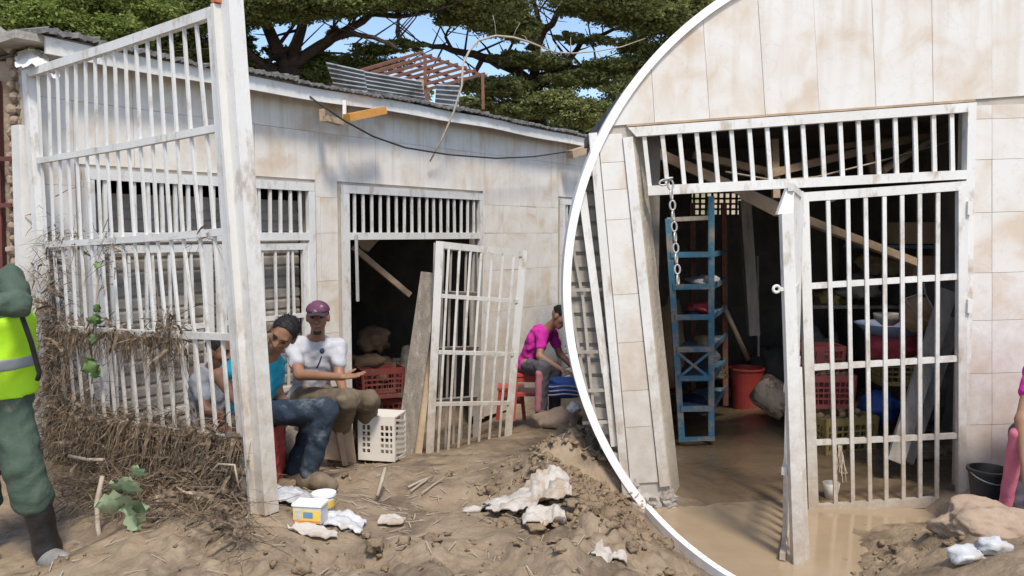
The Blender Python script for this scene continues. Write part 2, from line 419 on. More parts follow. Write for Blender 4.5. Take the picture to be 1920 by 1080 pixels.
# the puddle's rim: a low curved bank that the white kerb sits on
KERB = []
for a_ in np.arange(141.0, 112.0, -1.0):
    a_ = math.radians(a_); r_ = ray(1703 + 642 * math.cos(a_), 540 + 642 * math.sin(a_)); t_ = (ZW + .03 - EZ) / r_.z
    KERB.append((r_.x * t_, r_.y * t_))
ky = np.array([k[1] for k in KERB])[::-1]; kx = np.array([k[0] for k in KERB])[::-1]
XK = np.interp(YY, ky, kx); zone = (YY > ky[0] - .1) & (YY < 5.12)
ZZ = np.where(zone & (XX > XK - .02) & (XX < XK + .45), np.minimum(ZZ, ZW - .02), ZZ)
ZZ = np.where(zone & (XX <= XK - .02), np.minimum(ZZ, ZW + .01 + np.maximum(0, XK - .02 - XX) * .55), ZZ)
sill = (YY > 4.6) & (YY < 5.5) & (XX > 1.6) & (XX < 2.9)
ZZ = np.where(sill, np.minimum(ZZ, ZW - .03 + np.maximum(0, XX - 2.62) * .8 + np.maximum(0, 4.85 - YY) * .5 + np.maximum(0, YY - 5.2) * .15), ZZ)
nx, ny = len(xs), len(ys)
gm = MB()
gm.v = [(float(XX[j, i]), float(YY[j, i]), float(ZZ[j, i])) for j in range(ny) for i in range(nx)]
gm.f = [(j * nx + i, j * nx + i + 1, (j + 1) * nx + i + 1, (j + 1) * nx + i) for j in range(ny - 1) for i in range(nx - 1)]
ground = obj('ground', gm, M['mud'], smooth=True); ground['kind'] = 'structure'
def surf(x, y):
    i = int(np.clip(round((x - xs[0]) / .034), 0, nx - 1)); j = int(np.clip(np.searchsorted(ys, y), 0, ny - 1))
    return float(ZZ[j, i])
terr = MB().grid(lambda u, v: ((u - .5) * 900, -60 + v * 700, -.75), 8, 8)
t_o = obj('terrain', terr, M['mud']); t_o['kind'] = 'structure'
hill = MB().grid(lambda u, v: ((u - .5) * 130 + 6, 34 + v * 50, -1 + 8.5 * math.sin(min(1, v * 1.6) * 1.57) * (0.75 + .3 * mnoise.noise(V3((u * 5, v * 3, 2))) + .35 * u)), 60, 30)
h_o = obj('hillside', hill, M['hill'], smooth=True); h_o['kind'] = 'structure'
# water in front of and inside the inset doorway
wm = MB().grid(lambda u, v: (.62 + u * 2.1, 3.45 + v * 3.3, ZW + .004), 4, 4)
w_o = obj('water', wm, M['water']); w_o['kind'] = 'structure'
fl = MB().grid(lambda u, v: (lerp(1.0, 3.6, u), lerp(5.0 - .12 * math.sin(u * 9), 9.1, v), 0), 80, 120)
fl.v = [(x, y, max(surf(x, y), ZW) + .016 - .05 * max(0, 1 - (y - 4.9) / .35) + .014 * mnoise.noise(V3((x * 3, y * 3, 5)))) for x, y, z in fl.v]
f_o = obj('mud_floor', fl, M['wetmud'], smooth=True); f_o['kind'] = 'structure'

# loose clods dug out of the doorway: one uncountable heap
cl = MB(); rc = random.Random(3)
def clod_at(x, y, r, k):
    z = surf(x, y)
    cl.blob((x, y, z + r * .25), r * rc.uniform(.8, 1.4), r * rc.uniform(.8, 1.4), r * rc.uniform(.5, .9), .95, 1 if r < .016 else 2, freq=2.6, seed=k * .37)
for k in range(1500):
    q = rc.random()
    if q < .78: x, y = rc.gauss(.38, .24), rc.gauss(4.65, .5)
    elif q < .88: x, y = rc.gauss(-.6, .9), rc.gauss(3.5, .22)
    elif q < .92: x, y = rc.uniform(-2.4, 1.0), rc.uniform(3.3, 6.5)
    else: x, y = rc.gauss(2.0, .35), rc.gauss(4.05, .2)
    if y < 3.0 or (x > float(np.interp(y, ky, kx)) - .12 and x < 1.75): continue
    if ((x - 1.4) / .42) ** 2 + ((y - 4.4) / .5) ** 2 < 1: continue
    clod_at(x, y, min(.045, rc.expovariate(1 / .0085) + .006), k)
c_o = obj('mud_clods', cl, M['clod'], smooth=True); c_o['kind'] = 'stuff'
tag(c_o, 'heap of dug brown mud clods lying over the ground', 'mud')

# ================================================================== the long shop front on the left
ALPHA = math.radians(36.2)
E = Vector((math.sin(ALPHA), math.cos(ALPHA), 0)); NF = Vector((math.cos(ALPHA), -math.sin(ALPHA), 0))
F0 = Vector(((640 - CX) / FPX * 7.7, 7.7, 0)); ZT = EZ - 2.2
def FS(s, z, off=0.0):                       # facade coordinates: s along, z above the eye line, off outwards
    v = F0 + E * s + NF * off; v.z = EZ + z; return v
def FP(px, py, off=0.0): return on_plane(px, py, F0 + NF * off, NF)
def s_of(px): p = FP(px, 437); return (p - F0).dot(E)
shop = thing('shop_building', FS(0, -2.2), 'long shop with marbled pale tiles, white fascia and two barred openings behind the men', 'building')
S0, S1, ZTOP = -2.74, 8.0, 1.24
OPEN = [(-2.42, -.36, -2.2, .44), (0.0, 2.14, -2.2, .44), (3.86, 5.6, -2.2, .44)]
def cut(rects, h):
    out = []
    for (a, b, c, d) in rects:
        A0, B0, C0, D0 = max(a, h[0]), min(b, h[1]), max(c, h[2]), min(d, h[3])
        if A0 >= B0 or C0 >= D0: out.append((a, b, c, d)); continue
        if a < A0: out.append((a, A0, c, d))
        if B0 < b: out.append((B0, b, c, d))
        if c < C0: out.append((A0, B0, c, C0))
        if D0 < d: out.append((A0, B0, D0, d))
    return out
walls = [(S0, S1, -2.2, ZTOP)]
for h in OPEN: walls = cut(walls, h)
wl = MB()
for (a, b, c, d) in walls:
    wl.hexa([FS(a, c, 0), FS(b, c, 0), FS(b, c, -.16), FS(a, c, -.16)], [FS(a, d, 0), FS(b, d, 0), FS(b, d, -.16), FS(a, d, -.16)])
wall_l = obj('wall', wl, mat('tile_grout', (.46, .42, .36), (.36, .32, .27), 6, .9), shop)
# room behind: back, sides, ceiling
rm = MB()
for (a, b, o0, o1) in ((S0, S1, -3.6, -3.75), (S0, S0 + .15, -.16, -3.6), (S1 - .15, S1, -.16, -3.6)):
    rm.hexa([FS(a, -2.6, o0), FS(b, -2.6, o0), FS(b, -2.6, o1), FS(a, -2.6, o1)], [FS(a, ZTOP, o0), FS(b, ZTOP, o0), FS(b, ZTOP, o1), FS(a, ZTOP, o1)])
rm.hexa([FS(S0, ZTOP - .12, -.17), FS(S1, ZTOP - .12, -.17), FS(S1, ZTOP - .12, -3.7), FS(S0, ZTOP - .12, -3.7)], [FS(S0, ZTOP - .02, -.17), FS(S1, ZTOP - .02, -.17), FS(S1, ZTOP - .02, -3.7), FS(S0, ZTOP - .02, -3.7)])
for sp in (-.2, 3.2):
    rm.hexa([FS(sp, -2.6, -.17), FS(sp + .12, -2.6, -.17), FS(sp + .12, -2.6, -3.6), FS(sp, -2.6, -3.6)], [FS(sp, ZTOP - .13, -.17), FS(sp + .12, ZTOP - .13, -.17), FS(sp + .12, ZTOP - .13, -3.6), FS(sp, ZTOP - .13, -3.6)])
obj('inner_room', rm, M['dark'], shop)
# marbled tiles, each its own piece
cols = [S0 + .355 * k for k in range(31)]
rows = [-2.2, -1.52, -.95, -.45, 0.0, .335, .93, ZTOP]
rt = random.Random(5)
g = .0014
for a, b in zip(cols[:-1], cols[1:]):
    for c, d in zip(rows[:-1], rows[1:]):
        cells = [(a, min(b, S1), c, d)]
        for h in OPEN: cells = cut(cells, (h[0] - .05, h[1] + .05, h[2], h[3] + .05))
        for (p, q, r, s) in cells:
            if q - p < .03 or s - r < .03: continue
            o0 = .010 + rt.uniform(0, .004); tx = rt.uniform(-.0015, .0015)
            t = MB().hexa([FS(p + g, r + g, o0), FS(q - g, r + g, o0 + tx), FS(q - g, r + g, .0006), FS(p + g, r + g, .0006)],
                          [FS(p + g, s - g, o0), FS(q - g, s - g, o0 + tx), FS(q - g, s - g, .0006), FS(p + g, s - g, .0006)])
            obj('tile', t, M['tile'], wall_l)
# roof: fascia, soffit, ragged roofing sheets
roof_p = MB().hexa([FS(S0 - .15, ZTOP + .02, .18), FS(S1, ZTOP + .02, .18), FS(S1, ZTOP + .02, -3.8), FS(S0 - .15, ZTOP + .02, -3.8)],
                   [FS(S0 - .15, ZTOP + .07, .18), FS(S1, ZTOP + .07, .18), FS(S1, ZTOP + .3, -3.8), FS(S0 - .15, ZTOP + .3, -3.8)])
roof_o = obj('roof', roof_p, M['conc'], shop)
def sag(s): return -.05 + .014 * math.sin(s * 1.1) + .006 * math.sin(s * 3.7)
fs_m = MB().grid(lambda u, v: FS(lerp(S0 + .02, S1, u), ZTOP - .005 + sag(lerp(S0, S1, u)) + (.11 if v > .5 else 0), .205 + .002 * math.sin(u * 60)), 60, 1)
fs_b = MB().grid(lambda u, v: FS(lerp(S0 + .02, S1, u), ZTOP - .005 + sag(lerp(S0, S1, u)) + (.11 if v < .5 else 0), .187), 60, 1)
fs_m.add(fs_b.v, fs_b.f)
n_s = 61
for i in range(60):   # close bottom and top of the board
    fs_m.f.append((i, 2 * n_s + 2 * n_s - n_s + i, 2 * n_s + n_s + i + 1, i + 1))
    fs_m.f.append((n_s + i + 1, 2 * n_s + i + 1, 2 * n_s + i, n_s + i))
obj('fascia', fs_m, M['fascia'], roof_o)
rr = random.Random(11); s = S0 - .02
while s < S1:
    w = rr.uniform(.28, .5); z0 = ZTOP + .11 + sag(s) + rr.uniform(-.005, .02)
    hgt = rr.uniform(.018, .035); lift = .02 + .10 * max(0, min(1, (s - 1.5) / 4))
    pc = MB(); nseg = 8
    for k in range(nseg):
        a = s + w * k / nseg; b = s + w * (k + 1) / nseg; wob = .012 * math.sin(k * 1.9 + s * 3)
        pc.hexa([FS(a, z0 + wob, .25), FS(b, z0 - wob, .25), FS(b, z0 + .12 + lift, -1.2), FS(a, z0 + .12 + lift, -1.2)],
                [FS(a, z0 + hgt + wob, .25), FS(b, z0 + hgt - wob, .25), FS(b, z0 + .18 + lift, -1.2), FS(a, z0 + .18 + lift, -1.2)])
    obj('roofing_sheet', pc, M['roofdark'], roof_o); s += w * .98

def frame_rect(parent, quad, w, depth, n, mt, names=('frame',)):
    pass
def sbar(name, a, b, w, off, mt, parent, h=None):
    """a bar on the facade between facade points a and b"""
    return obj(name, MB().bar(FS(a[0], a[1], off), FS(b[0], b[1], off), w, h or w * .8, up=NF), mt, parent)
# opening with transom grille and (left) roller shutter
def opening(o, shutter):
    a, b, z0, z1 = o
    fr = obj('grille_frame', MB().bar(FS(a, z1 - .02, .03), FS(b, z1 - .02, .03), .075, .05, up=NF)
             .bar(FS(a + .03, z0, .031), FS(a + .03, z1 - .06, .031), .07, .05, up=NF).bar(FS(b - .03, z0, .031), FS(b - .03, z1 - .06, .031), .07, .05, up=NF)
             .bar(FS(a + .065, -.03, .03), FS(b - .065, -.03, .03), .07, .05, up=NF), M['white'], shop)
    nb = 17
    for k in range(nb):
        s = lerp(a + .09, b - .09, (k + .5) / nb)
        obj('bar', MB().bar(FS(s, .0, .03), FS(s + rt.uniform(-.006, .006), z1 - .055, .03), .026, .02, up=NF), M['white'], fr)
    return fr
fr_l = opening(OPEN[0], True); fr_d = opening(OPEN[1], False); fr_r = opening(OPEN[2], True)
def shutter(o, off):
    a, b, z0, z1 = o
    sh = obj('shutter', MB().hexa([FS(a, z0, off - .03), FS(b, z0, off - .03), FS(b, z0, off - .05), FS(a, z0, off - .05)], [FS(a, z1, off - .03), FS(b, z1, off - .03), FS(b, z1, off - .05), FS(a, z1, off - .05)]), M['shutter'], shop)
    z = z0
    while z < z1 - .15:
        d = MB(); prof = [(0, 0), (.012, .018), (.012, .075), (0, .095)]
        for (o1, h1), (o2, h2) in zip(prof[:-1], prof[1:]):
            d.add([FS(a, z + h1, off - .028 + o1), FS(b, z + h1, off - .028 + o1), FS(b, z + h2, off - .028 + o2), FS(a, z + h2, off - .028 + o2)], [(0, 1, 2, 3)])
        obj('slat', d, M['shutter'], sh); z += .1
    return sh
shutter((OPEN[0][0] + .02, OPEN[0][1] - .02, -2.2, .30), -.14)
shutter((OPEN[2][0] + .02, OPEN[2][1] - .02, -2.2, .42), -.09)
# lower grille leaves in front of the left shutter
for (a, b) in ((-2.36, -1.42), (-1.36, -.42)):
    gl = obj('grille_leaf', MB().bar(FS(a + .03, -2.1, .02), FS(a + .03, -.09, .02), .075, .04, up=NF).bar(FS(b - .03, -2.1, .02), FS(b - .03, -.09, .02), .075, .04, up=NF)
             .bar(FS(a + .068, -.12, .02), FS(b - .068, -.12, .02), .06, .04, up=NF).bar(FS(a + .068, -.75, .02), FS(b - .068, -.75, .02), .04, .03, up=NF)
             .bar(FS(a + .068, -1.4, .02), FS(b - .068, -1.4, .02), .04, .03, up=NF), M['white'], shop)
    for k in range(7):
        s = lerp(a + .07, b - .07, (k + .7) / 7.4)
        obj('bar', MB().bar(FS(s, -2.1, .02), FS(s + .03 * (k % 3 - 1), -.15, .02), .02, .018, up=NF), M['white'], gl)
# left end return wall and white pier where the fence is fixed
pier = MB().bar(P(43, 236, 5.5), P(62, 900, 5.5), .10, .12, up=NF)
obj('pier', pier, M['fascia'], shop)
# orange beam end, short wall stubs, soffit cable brackets
ob = MB().bar(P(650, 221, 7.35), P(719, 207, 7.75), .085, .07)
obj('beam_end', ob, M['orange'], shop, label='orange painted timber end jutting under the eaves')
st = MB().bar(P(604, 205, 7.3), P(606, 228, 7.3), .05, .05).bar(P(610, 222, 7.2), P(640, 230, 7.35), .07, .05)
obj('bracket', st, M['beam'], shop)
obj('bracket', MB().bar(P(646, 188, 7.4), P(646, 228, 7.4), .03, .03), M['fascia'], shop)
obj('bracket', MB().bar(P(1068, 290, 10.6), P(1110, 277, 10.9), .12, .1), M['beam'], shop)
cab = [(555, 160, 7.2), (590, 188, 7.15), (645, 226, 7.2), (700, 256, 7.6), (760, 277, 8.0), (840, 290, 8.6), (930, 297, 9.3), (1000, 294, 9.9), (1068, 284, 10.5)]
tag(obj('cable', MB().tube([P(*c) for c in cab], .009, 5), M['black'], smooth=True, base=P(*cab[0])), 'thin black cable sagging across the upper tiled wall below the eaves', 'cable')
# ================================================================== white barred fence with its leaning post
FA = Vector(((60 - CX) / FPX * 5.5, 5.5, 0)); FB = Vector(((470 - CX) / FPX * 3.9, 3.9, 0))
FDIR = (FB - FA).normalized(); FN = Vector((FDIR.y, -FDIR.x, 0))
if FN.y > 0: FN = -FN
def FE(px, py, off=0.0): return on_plane(px, py, FA + FN * off, FN)
fence = thing('barred_fence', FE(300, 930), 'tall white barred fence panel leaning at the corner post, flood straw caught in it', 'fence')
rails = [((47, 141), (400, 24), .052), ((72, 302), (415, 239), .038), ((88, 459), (428, 434), .038), ((98, 614), (444, 632), .036), ((112, 775), (463, 827), .036)]
for a, b, w in rails:
    mid = ((a[0] + b[0]) / 2, (a[1] + b[1]) / 2 + 2)
    r = MB().bar(FE(*a), FE(*mid), w, w * .8, up=FN).bar(FE(*mid), FE(*b), w, w * .8, up=FN)
    obj('rail', r, M['white'], fence)
X0 = [71, 91, 107, 125, 142, 160, 178, 196, 215, 235, 255, 276, 297, 320, 345, 368]
X1 = [78, 95, 112, 128, 144, 163, 182, 200, 220, 241, 263, 286, 308, 332, 358, 387]
X2 = [87, 101, 117, 135, 152, 172, 190, 210, 230, 252, 275, 295, 320, 343, 375, 402]
X3 = [97, 112, 128, 143, 162, 182, 202, 222, 243, 267, 290, 312, 337, 365, 390, 417]
X4 = [110, 124, 141, 157, 177, 197, 217, 238, 259, 283, 306, 329, 355, 382, 406, 432]
def rail_y(r, x):
    (a, b, _) = rails[r]; return lerp(a[1], b[1], (x - a[0]) / (b[0] - a[0]))
for k in range(16):
    pl = [FE(X0[k], rail_y(0, X0[k]) + 8), FE(X1[k], rail_y(1, X1[k]), -.004), FE(X2[k], rail_y(2, X2[k]), -.004), FE(X3[k], rail_y(3, X3[k]), -.004), FE(X4[k], rail_y(4, X4[k]), -.004),
          FE(X4[k] + 10, rail_y(4, X4[k]) + lerp(85, 115, k / 15), -.004)]
    m = MB()
    for a, b in zip(pl[:-1], pl[1:]): m.bar(a, b, .0165, .015, up=FN)
    obj('bar', m, M['white'], fence)
obj('stile', MB().bar(FE(54, 142), FE(76, 460), .075, .06, up=FN).bar(FE(76, 460), FE(92, 800), .075, .06, up=FN), M['white'], fence)
obj('stile', MB().bar(FE(400, 18), FE(425, 400), .04, .05, up=FN).bar(FE(425, 400), FE(466, 945), .04, .05, up=FN), M['white'], fence)
pq = lambda px, py: P(px, py, 3.86)
post = obj('post', MB().bar(pq(428, -70), pq(501, 960), .082, .08, up=FN), M['white'], fence)
obj('flange', MB().bar(pq(414, 10), pq(484, 958), .02, .095, up=FN), M['white'], post)
obj('rust_cap', MB().bar(pq(414, -70), pq(417, 8), .035, .095, up=FN), mat('rusted_orange_steel', (.50, .17, .07), (.36, .12, .06), 9, .8, .3, 50), post)
# low plinth under the fence, mostly hidden by debris
obj('plinth', MB().bar(FE(75, 890, -.08), FE(470, 990, -.08), .28, .33), M['clod'], fence)

# flood straw, roots and stems tangled in the fence
st = MB(); rs = random.Random(21)
def strand(p, d, L, w, n=3, droop=.4):
    if rs.random() < .13: w *= 4.5; L *= .6
    side = d.cross(Vector((rs.uniform(-1, 1), rs.uniform(-1, 1), rs.uniform(-1, 1))))
    if side.length < 1e-4: return
    side = side.normalized() * w; q = Vector(p); dd = Vector(d).normalized(); o = len(st.v)
    for i in range(n + 1):
        k = 1 - .7 * i / n
        st.v.append(tuple(q - side * k)); st.v.append(tuple(q + side * k))
        if i: st.f.append((o + 2 * i - 2, o + 2 * i - 1, o + 2 * i + 1, o + 2 * i))
        dd = (dd + Vector((rs.uniform(-.5, .5), rs.uniform(-.5, .5), rs.uniform(-.5, .5) - droop))).normalized()
        q = q + dd * (L / n)
def cluster(px, py, spread_x, spread_y, n, L=.25, w=.003, offs=(-.14, .06)):
    for _ in range(n):
        x = rs.gauss(px, spread_x); y = rs.gauss(py, spread_y)
        if x > 463 or x < 62 or y > 975: continue
        p = FE(x, y, rs.uniform(*offs))
        strand(p, Vector((rs.uniform(-1, 1), rs.uniform(-.6, .6), rs.uniform(-.7, .9))), rs.uniform(.3, 1.3) * L, w * rs.uniform(.5, 1.7))
for (x, y, sx, sy, n) in ((92, 640, 12, 60, 1300), (100, 740, 20, 60, 1900), (85, 560, 8, 40, 300), (130, 800, 35, 40, 1300), (180, 800, 50, 25, 900), (260, 800, 60, 18, 700), (360, 815, 50, 15, 500), (430, 830, 25, 16, 320),
                         (160, 870, 50, 35, 1700), (240, 870, 60, 30, 1600), (320, 890, 60, 30, 1300), (390, 905, 40, 25, 800), (300, 940, 60, 16, 700),
                         (315, 640, 13, 28, 260), (130, 620, 22, 14, 320), (190, 625, 30, 10, 220), (310, 618, 20, 10, 160), (205, 480, 7, 25, 90), (95, 500, 10, 50, 260), (145, 462, 10, 14, 40), (390, 440, 6, 8, 30), (90, 440, 12, 12, 60)):
    cluster(x, y, sx, sy, int(n * .8), .23, .0023)
for k in range(2000):                      # hanging beards on the lower rails
    x = rs.uniform(95, 460); r4 = rs.random() < .75; y = rail_y(4 if r4 else 3, x) + rs.uniform(-4, 10)
    if not r4 and x > 340: continue
    strand(FE(x, y, rs.uniform(-.02, .06)), Vector((rs.uniform(-.4, .4), rs.uniform(-.3, .3), -1)), rs.uniform(.05, .3), .003, 3, .6)
for k in range(1000):                      # litter at the foot of the fence
    x = rs.uniform(110, 470); q = FE(x, 900, rs.uniform(.0, .32)); q.z = surf(q.x, q.y) + rs.uniform(0, .16)
    strand(q, Vector((rs.uniform(-1, 1), rs.uniform(-1, 1), rs.uniform(-.2, .5))), rs.uniform(.08, .35), .003, 3, .15)
for k in range(150):                       # clots of dried mud in the tangle
    x = rs.uniform(80, 455); y = rs.choice([rail_y(4, x) + rs.uniform(-5, 14), rs.uniform(830, 930), rail_y(4, x)])
    r_ = rs.uniform(.01, .03); st.blob(FE(x, y, rs.uniform(-.05, .05)), r_ * 1.4, r_, r_ * rs.uniform(.7, 1.6), .9, 1, freq=2.5, seed=k * 1.1)
so = obj('straw_debris', st, M['straw']); so['kind'] = 'stuff'
tag(so, 'tangled dry straw and roots caught along the lower barred fence', 'straw')
# broad leaves, thick stick and bent reeds in the debris
def leaf(parent, c, ax, ay, L, Wd, mt):
    ax = Vector(ax).normalized(); ay = Vector(ay); ay = (ay - ax * ay.dot(ax)).normalized(); nn = ax.cross(ay)
    m = MB(); prof = [0, .55, .85, 1, .92, .7, .4, .02]
    n = len(prof) - 1
    for i, w in enumerate(prof):
        t = i / n
        for k in (-1, -.5, 0, .5, 1):
            wob = 1 + .12 * math.sin(i * 2.1 + k * 3)
            m.v.append(tuple(Vector(c) + ax * (t * L) + ay * (k * w * Wd * .5 * wob) + nn * (-.10 * L * t * t + .12 * Wd * abs(k) + .01 * math.sin(i * 3 + k * 5))))
    for i in range(n):
        for k in range(4): m.f.append((i * 5 + k, i * 5 + k + 1, i * 5 + k + 6, i * 5 + k + 5))
    return obj('leaf', m, mt, parent, smooth=True)
pb = FE(240, 985, .3); pb.z = surf(pb.x, pb.y)
plant = thing('broadleaf_plant', pb, 'wilted plant with broad pale green leaves at the foot of the fence', 'plant')
obj('stem', MB().tube([pb, FE(245, 965, .38), FE(236, 946, .42)], [.012, .01, .007], 6), M['rope'], plant, smooth=True)
for (px, py, ax, ay, L, Wd) in ((232, 948, (.75, -.35, .05), (0, -.5, 1), .17, .19), (236, 946, (-.8, -.4, .1), (.1, -.5, 1), .14, .15), (240, 952, (.45, -.4, -.45), (.6, -.5, .6), .14, .14), (240, 930, (.25, -.4, .8), (1, -.2, 0), .13, .13), (230, 925, (-.3, -.5, .7), (1, -.3, .3), .10, .10), (258, 897, (.1, -.3, .7), (1, -.2, 0), .08, .09)):
    leaf(plant, FE(px, py, .42), ax, ay, L, Wd, M['leafbig'])
pv = FE(175, 690, .04)
vine = thing('leafy_vine', pv, 'small green leafy vine caught on the fence bars above the straw', 'plant')
obj('stem', MB().tube([FE(172, 720, .05), FE(176, 660, .05), FE(180, 590, .05), FE(183, 480, .05)], .005, 5), M['rope'], vine, smooth=True)
GL = mat('green_leaf', (.10, .20, .06), (.15, .24, .08), 9, .6)
for k, (px, py, L) in enumerate(((174, 700, .12), (168, 690, .1), (184, 685, .1), (178, 610, .09), (170, 625, .08), (186, 600, .07), (176, 585, .07), (180, 490, .05))):
    leaf(vine, FE(px, py, .06), (math.sin(k * 2.2), -.3, math.cos(k * 2.2) * .8), (math.cos(k * 2.2), -.2, -math.sin(k * 2.2)), L, L * .8, GL)
sb = FE(190, 1035, .42)
tag(obj('stick', MB().tube([FE(191, 1033, .42), FE(183, 985, .42), FE(182, 940, .40), FE(192, 893, .38)], [.014, .013, .014, .011], 7), M['rope'], smooth=True, base=sb), 'pale thick stick standing in the mud beside the broad leaved plant', 'stick')
for k, (pp, lb) in enumerate((([(380, 905), (410, 870), (440, 872), (446, 905)], 'thin bent reed arching over the straw nearest the fence post'), ([(130, 855), (165, 862), (195, 862)], 'pale flat reed lying across the straw near the left of the fence'))):
    tag(obj('reed', MB().tube([FE(x, y, .1) for x, y in pp], .006 + .006 * k, 5), M['rope'], smooth=True, base=FE(*pp[0], .1)), lb, 'reed')

# ================================================================== things at the left edge
nb = thing('neighbour_wall', P(10, 900, 5.6), 'rubble stone wall end with dark red door at the far left edge', 'wall')
for k in range(36):
    row, c = divmod(k, 2)
    y = 118 + row * 22; x = 26 + c * 16 + (row % 2) * 5
    obj('stone', MB().blob(P(x, y, 5.62), .04, .06, .045, .35, 2, seed=k * 1.3), M['stone'], nb)
obj('wall_core', MB().bar(P(30, 120, 5.72), P(42, 900, 5.72), .16, .16), M['stone'], nb)
dr = obj('door', MB().bar(P(-55, 150, 5.6), P(-35, 880, 5.6), .40, .04, up=(0, 1, 0)), M['reddoor'], nb)
for yy in (296, 383): obj('door_rail', MB().bar(P(-120, yy, 5.55), P(22, yy + 2, 5.55), .012, .03), M['reddoor'], dr)
obj('coping', MB().bar(P(-160, -60, 5.5), P(30, 92, 5.6), .08, .10), M['wood'], nb)
tp = MB()
def tarp(u, v):
    p = P(lerp(28, 92, u), lerp(124, 104, v) + 3 * math.sin(u * 9) - 14 * math.sin(u * 3.1) * v, 5.3 + .25 * v)
    return p + Vector((0, .03 * mnoise.noise(V3((u * 6, v * 5, 1))), .02 * mnoise.noise(V3((u * 9, v * 7, 4)))))
tp.grid(tarp, 16, 8)
back = [(v[0], v[1] + .12, v[2] - .04) for v in tp.v]; nbk = len(tp.v)
tp.add(back, [tuple(reversed(f)) for f in tp.f])
tag(obj('tarpaulin', tp, M['fascia'], smooth=True, base=P(60, 110, 5.6)), 'crumpled white tarpaulin lying on the roof corner above the stone wall', 'tarpaulin')

# ================================================================== roof clutter
cs = thing('corrugated_sheets', P(700, 195, 9.3), 'grey corrugated metal sheets standing on the roof under the rusty frame', 'sheet metal')
def corr(quad, d0, d1, n):
    (a, b, c, e) = quad
    m = MB()
    def f(u, v):
        x = lerp(lerp(a[0], b[0], u), lerp(e[0], c[0], u), v); y = lerp(lerp(a[1], b[1], u), lerp(e[1], c[1], u), v)
        return P(x, y, lerp(d0, d1, u) - .035 * math.sin(v * n * 6.283))
    m.grid(f, 6, n * 8)
    bk = [(v[0] - .0, v[1] + .006, v[2]) for v in m.v]
    m.add(bk, [tuple(reversed(q)) for q in m.f])
    return m
obj('sheet', corr(((611, 116), (682, 132), (690, 178), (629, 172)), 8.9, 9.1, 6), M['zinc'], cs, smooth=True)
obj('sheet', corr(((681, 133), (790, 152), (800, 196), (690, 180)), 9.15, 9.5, 6), M['zinc'], cs, smooth=True)
obj('sheet', corr(((818, 158), (862, 160), (860, 206), (815, 200)), 9.7, 9.9, 5), M['zinc'], cs, smooth=True)
rf = thing('rusty_frame', P(780, 200, 9.8), 'rusty brown steel lattice frame lying tilted on the roof', 'metal frame')
c0, c1, c2, c3 = (678, 132, 9.2), (792, 98, 10.6), (908, 138, 11.2), (800, 168, 9.8)
def RB(u, v): 
    f = lambda i: lerp(lerp(c0[i], c1[i], u), lerp(c3[i], c2[i], u), v)
    return P(f(0), f(1), f(2))
for v in (0, .14, .28, .42, .56, .7, .85, 1): obj('bar', MB().bar(RB(0, v), RB(1, v), .035, .035), M['rust'], rf)
for u in (0, .33, .66, 1): obj('cross_bar', MB().bar(RB(u, 0) - Vector((0, 0, .03)), RB(u, 1) - Vector((0, 0, .03)), .035, .03), M['rust'], rf)
for (x, y0, y1, d) in ((679, 130, 180, 9.2), (797, 110, 200, 9.9), (800, 168, 205, 9.6), (905, 138, 205, 11)): obj('leg', MB().bar(P(x, y0, d), P(x + 1, y1, d), .04, .04), M['rust'], rf)
bl = MB().bar(P(789, 150, 9.7), P(790, 200, 9.7), .07, .07)
tag(obj('timber_stub', bl, M['beam'], base=P(790, 200, 9.7)), 'short pale timber upright beside the rusty frame on the roof', 'timber')
# dry vine hanging over the roof
br = thing('dry_branch', P(806, 303, 8.6), 'long bare grey branch hanging over the roof edge and arching right', 'branch')
bp = [(806, 303, 8.6), (828, 262, 8.6), (850, 212, 8.6), (866, 160, 8.6), (868, 120, 8.7), (880, 95, 8.8), (897, 76, 8.9), (930, 67, 9), (962, 70, 9), (990, 78, 9.1), (1015, 88, 9.2), (1040, 98, 9.3), (1075, 100, 9.4), (1120, 96, 9.5), (1165, 88, 9.6), (1210, 72, 9.8)]
obj('stem', MB().tube([P(*b) for b in bp], [.009, .011, .012, .013, .013, .013, .013, .012, .012, .011, .010, .009, .008, .007, .006, .004], 6), M['rope'], br, smooth=True)
for tw in ([(930, 67), (928, 45), (924, 28)], [(962, 70), (968, 55), (975, 43)], [(990, 78), (984, 68), (978, 66)], [(1015, 88), (1014, 108)], [(1040, 98), (1046, 78)], [(1070, 100), (1070, 70)], [(897, 76), (893, 90)], [(1120, 96), (1128, 110)], [(945, 68), (945, 82)], [(1015, 88), (1024, 74), (1026, 62)]):
    obj('twig', MB().tube([P(x, y, 9.1) for x, y in tw], [.006] + [.003] * (len(tw) - 1), 5), M['rope'], br, smooth=True)
